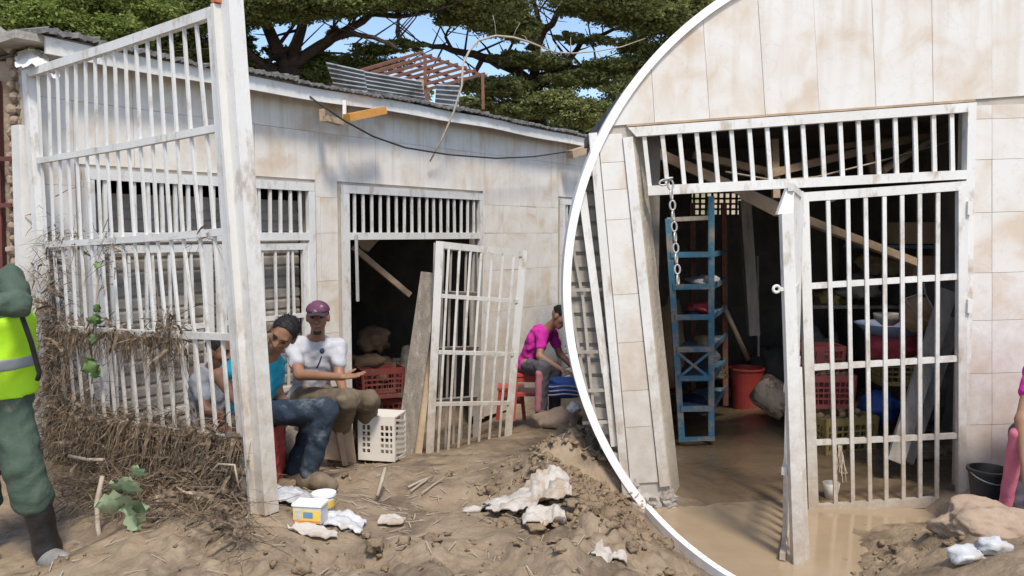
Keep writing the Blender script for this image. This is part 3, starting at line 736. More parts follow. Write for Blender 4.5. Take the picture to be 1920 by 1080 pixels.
# ================================================================== the second doorway on the right: round-ended tiled wall
WD = 5.1
def WP(px, py, off=0.0):
    p = P(px, py, WD); p.y -= off; return p
CCX, CCY, CR = 1703.0, 540.0, 648.0          # the rounded end of the wall, centre and radius in wall units
def circ(r, a): return (CCX + r * math.cos(a), CCY + r * math.sin(a))
CIRC = [circ(CR, math.radians(k * 2.0)) for k in range(180)]
def clip_circ(poly, r=CR):
    out = [Vector((x, y)) for x, y in poly]
    n = 180
    for k in range(n):
        am = math.radians(k * 2.0 + 1.0); nrm = Vector((math.cos(am), math.sin(am))); lim = r * math.cos(math.radians(1.0))
        if all((p - Vector((CCX, CCY))).dot(nrm) <= lim for p in out): continue
        res = []
        for i in range(len(out)):
            a, b = out[i], out[(i + 1) % len(out)]
            da = (a - Vector((CCX, CCY))).dot(nrm) - lim; db = (b - Vector((CCX, CCY))).dot(nrm) - lim
            if da <= 0: res.append(a)
            if (da < 0 < db) or (db < 0 < da): res.append(a + (b - a) * (da / (da - db)))
        out = res
        if len(out) < 3: return []
    return [(p.x, p.y) for p in out]
annex = thing('tiled_storefront', WP(1500, 962), 'nearer pale marbled storefront with rounded white edged wall and flooded barred doorway', 'building')
def slab(poly, off0, off1):
    q = clip_circ(poly)
    if len(q) < 3: return None
    return MB().prism([WP(x, y, off0) for x, y in q], (0, off0 - off1, 0))
# openings: door (TL TR BR BL) and the shuttered window by the rounded end
dTL, dTR, dBR, dBL = (1180, 237), (1824, 190), (1808, 940), (1268, 962)
def top_y(x): return lerp(237, 190, (x - 1180) / 644)
def left_x(y): return lerp(1186, 1262, (y - 237) / 725)        # left edge of the door opening
def pil_x(y): return lerp(1104, 1168, (y - 240) / 690)         # left edge of the pillar
core = MB()
for poly in ([(1000, -160), (2100, -160), (2100, top_y(2100)), (1000, top_y(1000))],
             [(pil_x(250), top_y(1104)), (left_x(250) - 4, top_y(1180)), (left_x(985) - 4, 985), (pil_x(985), 985)],
             [(1000, top_y(1000)), (pil_x(250), top_y(1104)), (pil_x(330), 330), (1000, 330)],
             [(1000, 850), (pil_x(850), 850), (pil_x(985), 985), (1000, 985)],
             [(1826, top_y(1826)), (2100, top_y(2100)), (2100, 985), (1810, 985)]):
    s_ = slab(poly, 0, -.17)
    if s_: core.add(s_.v, s_.f)
wall_r = obj('wall', core, mat('pale_grout', (.46, .42, .36), (.36, .32, .27), 6, .9), annex)
# white rim tracing the inset's round border, built as wall trim
rim = MB(); ra = [math.radians(a) for a in np.arange(139.0, 248.0, 1.0)]
for a, b in zip(ra[:-1], ra[1:]):
    f = [circ(CR, a), circ(CR, b), circ(CR - 15, b), circ(CR - 15, a)]
    rim.hexa([WP(*q, .035) for q in f], [WP(*q, -.19) for q in f])
obj('border_rim', rim, M['white_clean'], wall_r)
rt = random.Random(9)
def tile_quad(q, mt):
    cx = sum(p[0] for p in q) / 4; cy = sum(p[1] for p in q) / 4
    sh = [(x + (.35 if x < cx else -.35), y + (.35 if y < cy else -.35)) for x, y in q]
    pc = clip_circ(sh, CR - 15.2)
    if len(pc) < 3: return
    o0 = .010 + rt.uniform(0, .003)
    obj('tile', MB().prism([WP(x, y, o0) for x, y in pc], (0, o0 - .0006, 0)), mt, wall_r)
jx0 = [1005, 1109, 1213, 1315, 1420, 1524, 1633, 1745, 1858, 1972]; jx1 = [1020, 1123, 1227, 1330, 1434, 1535, 1641, 1748, 1858, 1970]
for (a0, b0, a1, b1) in zip(jx0[:-1], jx0[1:], jx1[:-1], jx1[1:]):
    ext = lambda a, b, y: lerp(a, b, y / 215)
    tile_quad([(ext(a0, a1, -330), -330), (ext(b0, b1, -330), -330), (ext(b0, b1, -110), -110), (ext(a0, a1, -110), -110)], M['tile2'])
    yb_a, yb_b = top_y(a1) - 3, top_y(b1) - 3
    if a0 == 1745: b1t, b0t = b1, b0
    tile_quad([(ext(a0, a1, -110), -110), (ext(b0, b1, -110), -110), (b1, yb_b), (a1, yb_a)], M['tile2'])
for (xa, xb) in ((1829, 1858), (1858, 1972)):
    ys_ = [198, 224, 300, 399, 512, 601, 700, 796, 905, 985]
    for y0, y1 in zip(ys_[:-1], ys_[1:]):
        sl = lambda x, y: y - (x - 1829) * .03
        xl = lambda y: (1829 - (y - 200) * .024) if xa == 1829 else xa
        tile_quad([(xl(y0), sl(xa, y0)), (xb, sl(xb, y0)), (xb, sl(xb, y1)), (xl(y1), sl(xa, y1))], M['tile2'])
yp = [252, 305, 356, 412, 552, 642, 732, 800, 905]
for y0, y1 in zip(yp[:-1], yp[1:]):
    def L_(y): return pil_x(y) + 16
    def R_(y): return left_x(y) - 22
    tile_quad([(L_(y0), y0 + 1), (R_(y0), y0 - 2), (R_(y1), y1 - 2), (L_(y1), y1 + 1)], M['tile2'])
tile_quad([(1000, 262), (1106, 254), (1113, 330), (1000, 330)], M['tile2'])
# broken concrete at the pillar's foot
ft = MB(); rk = random.Random(2)
for k in range(26):
    y = rk.uniform(905, 975); x = rk.uniform(pil_x(y) + 14, left_x(y) - 2)
    ft.blob(WP(x, y, .0), .05, .04, .045, .6, 2, seed=k * .9)
obj('broken_footing', ft, M['conc'], annex, label='crumbled grey concrete at the foot of the leaning pillar')
# pillar edgings: window post left, door jamb strips right, reveal
obj('pillar_edging', MB().bar(WP(pil_x(250) + 6, 250, .012), WP(pil_x(930) + 6, 930, .012), .052, .03, up=(0, 1, 0)), M['white'], annex)
obj('jamb', MB().bar(WP(left_x(255) - 12, 258, .012), WP(left_x(910) - 12, 910, .012), .062, .03, up=(0, 1, 0)), M['white'], annex)
jr = MB()
def rev(y): return [WP(left_x(y) - 2, y, 0), WP(left_x(y) + 1, y, 0), WP(left_x(y) + 26, y, -.17), WP(left_x(y) - 2, y, -.17)]
jr.hexa(rev(962), rev(250))
obj('jamb_reveal', jr, mat('splayed_reveal', (.46, .40, .32), (.36, .30, .23), 5, .9, .5, 30), annex)
# shuttered window beside the rounded end
sh = obj('window_shutter', slab([(1000, 330), (pil_x(330), 330), (pil_x(850), 850), (1000, 850)], -.10, -.13), M['shutter'], annex)
y = 332
while y < 846:
    q = clip_circ([(1000, y), (pil_x(y), y), (pil_x(y + 27), y + 27), (1000, y + 27)], CR - 15)
    if len(q) >= 3:
        cy = y + 13
        m = MB().prism([WP(x, (yy - cy) * .8 + cy, -.075) for x, yy in q], (0, .024, 0))
        obj('slat', m, M['shutter'], sh)
    y += 29
gw = MB()
wg = obj('window_grille', MB().bar(WP(1092, 360, -.02), WP(1136, 700, -.02), .05, .02, up=(0, 1, 0)).bar(WP(1136, 700, -.02), WP(1152, 838, -.02), .04, .02, up=(0, 1, 0)), M['white'], annex)
for (a, b) in (((1071, 440), (1094, 560)), ((1094, 560), (1113, 760)), ((1113, 760), (1130, 845)), ((1066, 545), (1094, 700)), ((1094, 700), (1120, 820))):
    obj('bar', MB().bar(WP(*a, -.045), WP(*b, -.045), .018, .016, up=(0, 1, 0)), M['shutter'], wg)
for yy in (545, 662, 735, 795): obj('cross_bar', MB().bar(WP(1062 + max(0, (yy - 600) * .16), yy, -.03), WP(1142, yy - 2, -.03), .02, .016, up=(0, 1, 0)), M['shutter'], wg)

# door frame and transom grille
fr = obj('door_frame', MB().prism([WP(1176, 240, .03), WP(1824, 193, .03), WP(1812, 211, .03), WP(1192, 257, .03)], (0, .06, 0))
         .prism([WP(1810, 194, .032), WP(1826, 193, .032), WP(1810, 925, .032), WP(1797, 925, .032)], (0, .064, 0))
         .prism([WP(1213, 349, .031), WP(1811, 319, .031), WP(1811, 336, .031), WP(1214, 367, .031)], (0, .062, 0)), M['white'], annex)
obj('lintel_shade_strip', MB().prism([WP(1174, 234, .018), WP(1826, 187, .018), WP(1826, 191, .018), WP(1174, 238, .018)], (0, .018, 0)), M['beam'], annex)  # solid brown strip colours in the shade line over the door frame
XT = [1207, 1241, 1273, 1305, 1337, 1370, 1404, 1437, 1471, 1504, 1539, 1574, 1608, 1643, 1677, 1714, 1749, 1783]
for k, x in enumerate(XT):
    xb = x + lerp(11, 2, k / 17)
    obj('bar', MB().bar(WP(x, lerp(252, 212, k / 17), .004), WP(xb, lerp(352, 323, k / 17), .004), .026, .018, up=(0, 1, 0)), M['white'], fr)
# right gate leaf, closed
gate = thing('barred_gate', WP(1660, 960), 'closed white barred gate leaf filling the right half of the flooded doorway', 'gate')
gf = MB().prism([WP(1494, 362, .045), WP(1808, 340, .045), WP(1790, 358, .045), WP(1512, 378, .045)], (0, .04, 0)) \
    .prism([WP(1494, 362, .046), WP(1512, 378, .046), WP(1530, 942, .046), WP(1512, 964, .046)], (0, .042, 0)) \
    .prism([WP(1808, 340, .046), WP(1804, 944, .046), WP(1790, 925, .046), WP(1790, 358, .046)], (0, .042, 0)) \
    .prism([WP(1513, 962, .044), WP(1530, 943, .044), WP(1790, 926, .044), WP(1804, 943, .044)], (0, .038, 0))
gfo = obj('gate_frame', gf, M['white'], gate)
for (a, b, w) in (((1514, 536), (1791, 518), .038), ((1519, 688), (1791, 671), .038), ((1526, 828), (1791, 815), .035)):
    obj('rail', MB().bar(WP(*a, .02), WP(*b, .02), w, .024, up=(0, 1, 0)), M['white'], gate)
for xt, xb in zip([1548, 1585, 1618, 1653, 1686, 1719, 1753], [1563, 1595, 1627, 1657, 1689, 1720, 1751]):
    obj('bar', MB().bar(WP(xt, 368 - (xt - 1548) * .06, .034), WP(xb, 950 - (xb - 1548) * .08, .034), .025, .014, up=(0, 1, 0)), M['white'], gate)
for yy in (383, 448, 560, 665): obj('hinge', MB().bar(WP(1492, yy, .045), WP(1491, yy + 22, .045), .022, .02), M['white'], gate)
for yy in (378, 560): obj('hinge', MB().bar(WP(1809, yy, .05), WP(1808, yy + 25, .05), .03, .03), M['white'], gate)
# left gate leaf, swung wide towards the street and seen edge on
lf = thing('open_gate_leaf', P(1494, 1090, 4.2), 'white gate leaf swung open and seen edge on, lock ring on its stile', 'gate')
hz0, hz1 = Vector((1.80, 5.04, 0)), Vector((1.455, 4.2, 0))
def LF(t, z): p = hz0.lerp(hz1, t); p.z = EZ + z; return p
ldir = (hz1 - hz0).normalized(); lnn = Vector((ldir.y, -ldir.x, 0))
def lp(px, py, d): return P(px, py, d)
obj('stile', MB().bar(lp(1474, 400, 4.2), lp(1497, 1085, 4.2), .062, .05, up=(0, 1, 0)), M['white'], lf)
obj('stile', MB().bar(LF(.02, .26), LF(.02, -1.80), .05, .05, up=ldir), M['white'], lf)
for z in (.24, -.33, -.83, -1.28, -1.75): obj('rail', MB().bar(LF(.05, z), LF(.97, z), .03, .04), M['white'], lf)
for k in range(6): obj('bar', MB().bar(LF(.15 + k * .14, -1.74), LF(.15 + k * .14, .22), .02, .02, up=ldir), M['white'], lf)
obj('corner_brace', MB().prism([lp(1458, 402, 4.2), lp(1476, 352, 4.25), lp(1490, 350, 4.25), lp(1487, 402, 4.2)], (0, .04, 0)), M['white'], lf)
obj('strip', MB().bar(lp(1496, 688, 4.35), lp(1512, 1088, 4.25), .035, .03, up=(0, 1, 0)), M['white'], lf)
ring = MB(); c = P(1456, 542, 4.18); n = 20
def tor(c, ax1, ax2, R, r, nn=20, mm=8, st=1.0):
    m = MB(); ax3 = ax1.cross(ax2)
    for i in range(nn):
        a = 2 * math.pi * i / nn; dirv = ax1 * math.cos(a) * st + ax2 * math.sin(a); cen = c + dirv * R; rad = (ax1 * math.cos(a) + ax2 * math.sin(a))
        for k in range(mm):
            b = 2 * math.pi * k / mm
            m.v.append(tuple(cen + rad * (r * math.cos(b)) + ax3 * (r * math.sin(b))))
    for i in range(nn):
        for k in range(mm):
            m.f.append((i * mm + k, ((i + 1) % nn) * mm + k, ((i + 1) % nn) * mm + (k + 1) % mm, i * mm + (k + 1) % mm))
    return m
obj('lock_tab', MB().bar(P(1460, 542, 4.19), P(1472, 542, 4.19), .02, .02), M['white'], lf)
obj('lock_ring', tor(c, Vector((1, 0, 0)), Vector((0, 0, 1)), .017, .008), M['white'], lf, smooth=True)
# chain hanging from the transom
ch = thing('chain', P(1258, 345, 4.98), 'galvanised chain hanging from the transom bar over the flooded doorway', 'chain')
cpath = [(1245, 342), (1252, 336), (1257, 346), (1259, 365), (1261, 385), (1262, 405), (1264, 425), (1266, 445), (1267, 465), (1268, 485), (1270, 505), (1271, 525)]
for k, (x, y) in enumerate(cpath):
    t = Vector((.08, 0, -1)) if k > 1 else Vector((1, 0, .3)); t.normalize()
    s_ = Vector((1, 0, .08)) if k % 2 == 0 else Vector((.5, .85, 0)); s_ = (s_ - t * s_.dot(t)).normalized()
    obj('link', tor(P(x, y, 4.98), s_, t, .030, .0065, 16, 6, .55), M['chain'], ch, smooth=True)

# the room behind: dark walls, ceiling, breeze block vent
RX0, RX1, RY1, RZ1 = .97, 3.75, 9.2, EZ + .95
room = MB()
room.box(((RX0 - .07 + .5) / 1 - .5, (5.27 + RY1) / 2, 0), .12, RY1 - 5.27, 6)
rmw = MB()
rmw.box((RX0 - .06, (5.28 + RY1) / 2, .9), .12, RY1 - 5.28, 3.4)
rmw.box((RX1 + .06, (5.28 + RY1) / 2, .9), .12, RY1 - 5.28, 3.4)
vx0, vx1, vz0, vz1 = P(1297, 400, RY1).x, P(1400, 400, RY1).x, P(1300, 402, RY1).z, P(1300, 362, RY1).z
def bw(x0, x1, z0, z1): rmw.hexa([(x0, RY1, z0), (x1, RY1, z0), (x1, RY1 + .12, z0), (x0, RY1 + .12, z0)], [(x0, RY1, z1), (x1, RY1, z1), (x1, RY1 + .12, z1), (x0, RY1 + .12, z1)])
bw(RX0, RX1, -.8, vz0); bw(RX0, RX1, vz1, 2.7); bw(RX0, vx0, vz0, vz1); bw(vx1, RX1, vz0, vz1)
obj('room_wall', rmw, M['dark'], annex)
obj('ceiling', MB().box(((RX0 + RX1) / 2, (6.15 + RY1 - .02) / 2, RZ1 + .06), RX1 - RX0 + .3, RY1 - .02 - 6.15, .1).box(((RX0 + RX1) / 2, 5.36, RZ1 + .06), RX1 - RX0 + .3, .14, .1).bar((1.7, 5.44, RZ1 + .06), (1.75, 6.14, RZ1 + .06), .07, .09).bar((2.7, 5.44, RZ1 + .06), (2.6, 6.14, RZ1 + .06), .07, .09), M['dark'], annex)  # gap behind the front wall added to let skylight into the room
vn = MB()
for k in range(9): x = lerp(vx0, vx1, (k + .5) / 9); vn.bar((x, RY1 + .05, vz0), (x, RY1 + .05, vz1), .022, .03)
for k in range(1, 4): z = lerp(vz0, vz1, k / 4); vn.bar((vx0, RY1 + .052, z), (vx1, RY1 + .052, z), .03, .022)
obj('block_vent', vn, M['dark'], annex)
# white strip carrying the inset's border line over the mud, built as a kerb
kb = MB(); ka = [math.radians(a) for a in np.arange(139.5, 117.0, -1.0)]; kp = []
for a in ka:
    x, y = circ(CR - 6, a); r = ray(x, y); o = Vector((0, 0, EZ)); t = (ZW + .03 - EZ) / r.z; kp.append(o + r * t)
kb2 = MB()
for a, b in zip(kp[:-1], kp[1:]):
    dv = (b - a).normalized(); kb2.bar(a - dv * .002, b + dv * .002, .042, .055)
tag(obj('kerb', kb2, M['white_clean'], base=kp[0]), 'low white curved border strip between the clod heap and the muddy puddle', 'kerb')
# ================================================================== inside the flooded doorway
def RG(px, d): x = (px - CX) / FPX * d; return Vector((x, d, max(surf(x, d), ZW)))
# blue metal rack
rk0 = RG(1300, 6.6)
rack = thing('metal_rack', rk0, 'blue painted metal shelf rack with cross brace inside the flooded doorway', 'rack')
lg = {'fl': ((1252, 410), (1278, 822), 6.55), 'fr': ((1333, 368), (1333, 825), 6.6)}
for (a, b, d) in lg.values():
    obj('upright', MB().bar(P(*a, d), P(*b, d), .05, .035, up=(0, 1, 0)), M['bluep'], rack)
for (a, b, d) in (((1298, 380), (1300, 760), 7.45), ((1357, 380), (1360, 760), 7.5)):
    obj('upright', MB().bar(P(*a, d), P(*b, d), .05, .035, up=(0, 1, 0)), M['rust'], rack)
def shelf(yl, yr, flat_=True):
    t = (yl - 410) / 412; xl = lerp(1252, 1278, t)
    fa, fb = P(xl, yl, 6.55), P(1333, yr, 6.6)
    ba, bb = fa + Vector((.34, .88, .0)), fb + Vector((.34, .88, 0))
    ba.z = fa.z; bb.z = fb.z
    s_ = obj('shelf', MB().hexa([fa, fb, bb, ba], [v + Vector((0, 0, .012)) for v in (fa, fb, bb, ba)]), M['bluep'], rack)
    obj('shelf_edge', MB().bar(fa + Vector((0, -.02, .01)), fb + Vector((0, -.02, .01)), .02, .045), M['bluep'], s_)
    obj('shelf_edge', MB().bar(fb + Vector((.02, 0, .01)), bb + Vector((.02, 0, .01)), .012, .045), M['bluep'], s_)
for y in (480, 540, 597, 657, 711, 768): shelf(y, y - 1)
obj('cross_bar', MB().bar(P(1250, 412, 6.55), P(1333, 408, 6.6), .02, .035), M['wood'], rack)
obj('brace', MB().bar(P(1268, 660, 6.53), P(1330, 708, 6.58), .012, .022), M['bluep'], rack)
obj('brace', MB().bar(P(1272, 708, 6.545), P(1331, 660, 6.595), .012, .022), M['bluep'], rack)
obj('cross_bar', MB().bar(P(1272, 824, 6.53), P(1340, 822, 6.56), .02, .035), M['bluep'], rack)
# goods on the rack
def lump(name, px, py, d, rx, ry, rz, mt, label, cat, rough=.35, seed=1.0, floor=False):
    c = P(px, py, d)
    if floor: c.z = surf(c.x, c.y) + rz * .72
    return tag(obj(name, MB().blob(c - Vector((0, 0, 0)), rx, ry, rz, rough, 3, seed=seed), mt, smooth=True, base=c - Vector((0, 0, rz))), label, cat)
M['pinkcloth'] = mat('pink_cloth', (.62, .10, .13), (.5, .08, .1), 6, .9, .3, 30)
M['navy'] = mat('navy_cloth', (.025, .03, .08), (.02, .02, .05), 6, .9, .3, 30)
lump('cloth', 1312, 578, 6.85, .12, .2, .055, M['pinkcloth'], 'pink red bundled cloth on a middle shelf of the blue rack', 'cloth', .6, 2)
lump('cloth', 1302, 589, 6.75, .09, .12, .032, M['navy'], 'dark navy cloth under the pink bundle on the blue rack', 'cloth', .5, 5)
lump('bag', 1315, 528, 6.9, .13, .25, .055, M['film'], 'clear plastic bag of small goods on the upper rack shelf', 'bag', .7, 3)
lump('parcel', 1322, 642, 6.95, .10, .2, .06, M['card'], 'brown dusty parcel on the rack shelf above the cross brace', 'parcel', .3, 7)
lump('bag', 1338, 668, 6.95, .06, .1, .05, M['film'], 'small pale blue tinted bag at the right of the rack', 'bag', .5, 9)
lump('rag', 1305, 752, 6.9, .11, .22, .05, M['navy'], 'dark muddy rag on the lowest shelf of the blue rack', 'cloth', .5, 12)
lump('parcel', 1345, 700, 7.1, .09, .16, .05, M['card'], 'small tan parcel near the lower right of the rack', 'parcel', .5, 14)
lump('sack', 1258, 640, 7.2, .12, .2, .42, M['card'], 'tall tan sack standing behind the blue rack', 'sack', .3, 16)
# red bucket, speckled drum, broom stick, timber post
def bucket(name, base, rt_, rb, h, mt, label, tilt=(0, 0, 1), rim=.008, group=None):
    b = thing(name, base, label, 'bucket', group)
    obj('pail', MB().lathe(base, tilt, [(rb, 0), (rt_, h), (rt_ - .006, h), (rb - .006, .012)], 28, True, True), mt, b, smooth=False)
    obj('rim', MB().lathe(Vector(base) + Vector(tilt).normalized() * (h - .02), tilt, [(rt_ - .001, 0), (rt_ + rim, .002), (rt_ + rim, .018), (rt_ - .001, .02)], 28, False, False), mt, b)
    return b
bb = RG(1404, 7.75)
rb_ = bucket('bucket', bb, .165, .12, .40, M['redp'], 'red plastic bucket on the muddy floor beside the blue rack')
dr_m = MB().lathe(P(1420, 722, 7.15), Vector((.75, -.45, -.55)), [(.02, 0), (.13, .005), (.155, .05), (.155, .27), (.14, .33), (.02, .335)], 28)
M['speck'] = mat('speckled_bundle', (.62, .50, .37), (.45, .34, .235), 9, .85, .6, 30, c3=(.22, .16, .11), s3=11, t3=(.5, .6))
tag(obj('drum', dr_m, M['speck'], smooth=True, base=RG(1440, 7.1)), 'speckled cream drum lying tipped on the mud beside the red bucket', 'drum')
tag(obj('broom_stick', MB().tube([P(1356, 572, 7.4), P(1378, 620, 7.45), P(1403, 674, 7.6)], .022, 8), M['beam'], smooth=True, base=P(1403, 674, 7.6)), 'slanting wooden stick leaning between rack and red bucket', 'stick')
tag(obj('timber_post', MB().bar(P(1396, 375, 7.6), P(1413, 628, 7.6), .10, .09), M['wood'], base=P(1413, 628, 7.6)), 'upright weathered timber post inside the doorway behind the red bucket', 'post')
tag(obj('thin_rod', MB().bar(P(1420, 480, 7.8), P(1422, 668, 7.8), .02, .02), M['wood'], base=P(1422, 668, 7.8)), 'thin upright rod just right of the timber post', 'rod')
# fallen roof timbers
for (a, b, w, lb) in (((1222, 282, 5.9), (1465, 392, 5.7), .085, 'pale fallen roof timber sloping from the upper left of the doorway'),
                      ((1395, 362, 5.75), (1462, 396, 5.6), .10, 'short broken brown timber end hanging above the lock ring'),
                      ((1440, 385, 6.2), (1716, 492, 6.6), .075, 'long pale timber sloping down behind the gate bars'),
                      ((1300, 290, 6.6), (1440, 322, 6.6), .07, 'brown rafter behind the left transom bars'),
                      ((1440, 326, 6.4), (1700, 262, 6.9), .075, 'long brown rafter rising right behind the transom bars'),
                      ((1545, 278, 7.0), (1790, 250, 7.2), .06, 'upper thin rafter behind the right transom bars'),
                      ((1452, 262, 6.5), (1455, 372, 6.4), .055, 'short upright timber stub behind the middle transom bars'),
                      ((1628, 285, 6.9), (1638, 325, 6.9), .05, 'small upright strut under the right rafters'),
                      ((1655, 320, 6.5), (1745, 262, 6.7), .05, 'short rising brace under the right rafters')):
    tag(obj('roof_timber', MB().bar(P(*a), P(*b), w, w * .8), M['beam'], base=P(*a)), lb, 'timber', 'fallen roof timbers')
tag(obj('wire', MB().tube([P(1360, 322, 6.2), P(1450, 338, 6.2), P(1530, 332, 6.2), P(1640, 305, 6.4), P(1790, 262, 6.7)], .008, 5), M['rope'], base=P(1450, 338, 6.2)), 'pale wire sagging behind the transom bars', 'wire')
tag(obj('torn_card', MB().prism([P(1545, 372, 5.5), P(1580, 368, 5.5), P(1562, 378, 5.5), P(1552, 379, 5.5)], (0, .01, 0)), M['paper'], base=P(1560, 372, 5.5)), 'torn white card caught under the gate top rail', 'card')
# slatted crates
def crate(base, L, D, H, yaw, mt, name, label, rows=5, colsn=8, group=None, taper=.06, tilt=None, handle=False):
    c = thing(name, base, label, 'crate', group)
    R = Matrix.Rotation(yaw, 3, 'Z')
    if tilt is not None: R = tilt @ R
    def T(x, y, z): k = 1 - taper * (1 - z / H); return Vector(base) + R @ Vector((x * k, y * k, z))
    t = .012
    for (sx, sy, nm) in ((0, -1, 'front'), (0, 1, 'back'), (-1, 0, 'side'), (1, 0, 'side')):
        m = MB(); ln = L if sx == 0 else D
        def Q(u, z, o=0): 
            a = (u - .5) * ln
            return T(a, sy * (D / 2 - o), z) if sx == 0 else T(sx * (L / 2 - o), a, z)
        def strip(u0, u1, z0, z1, o=0):
            m.hexa([Q(u0, z0, o), Q(u1, z0, o), Q(u1, z0, t + o), Q(u0, z0, t + o)], [Q(u0, z1, o), Q(u1, z1, o), Q(u1, z1, t + o), Q(u0, z1, t + o)])
        strip(0, 1, H * .80, H); strip(0, 1, 0, H * .14)
        strip(0, .07, H * .14, H * .80); strip(.93, 1, H * .14, H * .80)
        if handle: strip(.42, .58, H * .14, H * .8, .0005)
        for k in range(1, rows): z = lerp(H * .14, H * .80, k / rows); strip(.07, .93, z - .007, z + .007, .001)
        for k in range(1, colsn): u = k / colsn; strip(u - .008, u + .008, H * .14, H * .80, .002)
        obj(nm, m, mt, c)
    obj('floor', MB().hexa([T(-L / 2 + .02, -D / 2 + .02, .004), T(L / 2 - .02, -D / 2 + .02, .004), T(L / 2 - .02, D / 2 - .02, .004), T(-L / 2 + .02, D / 2 - .02, .004)],
                           [T(-L / 2 + .02, -D / 2 + .02, .016), T(L / 2 - .02, -D / 2 + .02, .016), T(L / 2 - .02, D / 2 - .02, .016), T(-L / 2 + .02, D / 2 - .02, .016)]), mt, c)
    return c
yb = RG(1580, 6.45); yb.z -= .01
crate(yb + Vector((0, 0, .0)), .50, .36, .30, .25, M['yellowp'], 'crate', 'muddy yellow crate of tubers on the flooded floor behind the gate', 4, 9)
rtb = random.Random(4)
for k in range(26):
    c = yb + Vector((rtb.uniform(-.2, .2), rtb.uniform(-.13, .13), .27 + rtb.uniform(-.05, .05)))
    tag(obj('tuber', MB().blob(c, .045, .03, .03, .4, 1, Matrix.Rotation(k, 3, 'Z'), seed=k), M['tuber'], smooth=True, base=c), 'muddy brown tuber heaped in the yellow crate', 'tuber', 'tubers in the yellow crate')
rc1 = yb + Vector((-.06, .22, .32))
crate(rc1, .46, .34, .28, .02, M['pinkp'], 'crate', 'red crate standing on the back of the yellow crate', 4, 10)
rc2 = rc1 + Vector((0, .18, .29))
crate(rc2, .44, .30, .20, .02, M['pinkp'], 'crate', 'upper red crate with handle slot behind the gate bars', 2, 4, handle=True)
for k in range(10):
    c = rc1 + Vector((rtb.uniform(-.17, .17), rtb.uniform(-.12, .05), .28 + rtb.uniform(-.02, .03)))
    tag(obj('tuber', MB().blob(c, .045, .035, .03, .4, 1, seed=k + 40), M['tuber'], smooth=True, base=c), 'muddy tuber in the lower red crate', 'tuber', 'tubers in the red crate')
g2 = RG(1690, 6.9)
crate(g2 + Vector((.0, 0, .42)), .42, .34, .26, -.08, M['yellowp'], 'crate', 'tan crate behind the leaning planks above the blue sack', 4, 8)
lump('sack', 1672, 648, 6.75, .22, .16, .14, M['pinkcloth'], 'pink red mesh sack lying over the crates behind the gate', 'sack', .3, 21)
lump('sack', 1650, 765, 6.75, .17, .15, .15, M['blue'], 'blue plastic sack on the floor right of the yellow crate', 'sack', .4, 23)
lump('sack', 1745, 735, 7.0, .25, .2, .28, M['dark'], 'dark sack heap behind the leaning planks', 'sack', .4, 26)
# basin with bowl, clay pot in a string net
bs = P(1672, 628, 6.8)
tag(obj('basin', MB().lathe(bs, (0, 0, 1), [(.16, 0), (.30, .10), (.31, .10), (.17, -.01)], 28), mat('pale_blue_enamel', (.22, .28, .42), (.16, .2, .3), 6, .5, 0, c3=(.3, .22, .15), s3=5), smooth=True, base=bs), 'pale blue basin above the pink sack behind the gate', 'basin')
bw_ = bs + Vector((-.06, -.05, .09))
tag(obj('bowl', MB().lathe(bw_, (0, 0, 1), [(.05, 0), (.11, .05), (.12, .10), (.11, .10), (.05, .02)], 24), M['conc'], smooth=True, base=bw_), 'grey bowl sitting in the pale blue basin', 'bowl')
pt = P(1720, 590, 6.35)
pot = thing('clay_pot', pt - Vector((0, 0, .15)), 'round brown clay pot hung in white string behind the right gate bars', 'pot')
obj('pot_body', MB().blob(pt, .135, .13, .15, .08, 3), M['tuber'], pot, smooth=True)
obj('string', MB().tube([P(1697, 560, 6.18), P(1718, 553, 6.18), P(1735, 550, 6.2), P(1750, 580, 6.18), P(1772, 612, 6.2)], .006, 5).tube([P(1697, 560, 6.18), P(1722, 592, 6.17), P(1752, 610, 6.18)], .006, 5).tube([P(1732, 530, 6.2), P(1735, 550, 6.2)], .006, 5), M['white'], pot)
bx = P(1705, 437, 7.2)
tag(obj('carton', MB().box(bx, .34, .26, .19, Matrix.Rotation(.1, 3, 'Z')), M['card'], base=bx - Vector((0, 0, .1))), 'brown carton on the high shelf behind the gate bars', 'carton')
tag(obj('carton', MB().box(P(1735, 500, 7.2), .30, .26, .2, Matrix.Rotation(-.1, 3, 'Z')), M['tuber'], base=P(1735, 520, 7.2)), 'darker brown carton below the high shelf carton', 'carton')
tag(obj('wall_shelf', MB().box(P(1690, 462, 7.3), .9, .4, .03), M['bluep'], base=P(1690, 462, 7.3)), 'blue shelf board under the brown carton', 'shelf')
# leaning planks
for (a, b, w, lb) in (((1778, 545, 5.75), (1678, 866, 5.45), .115, 'wide grey white plank leaning behind the closed gate'), ((1792, 600, 5.95), (1700, 866, 5.55), .085, 'narrower brown plank leaning just right of the white plank')):
    tag(obj('plank', MB().bar(P(*a), P(*b), w, .035, up=(.2, 1, .2)), M['wood'], base=P(*b)), lb, 'plank', 'planks leaning inside')
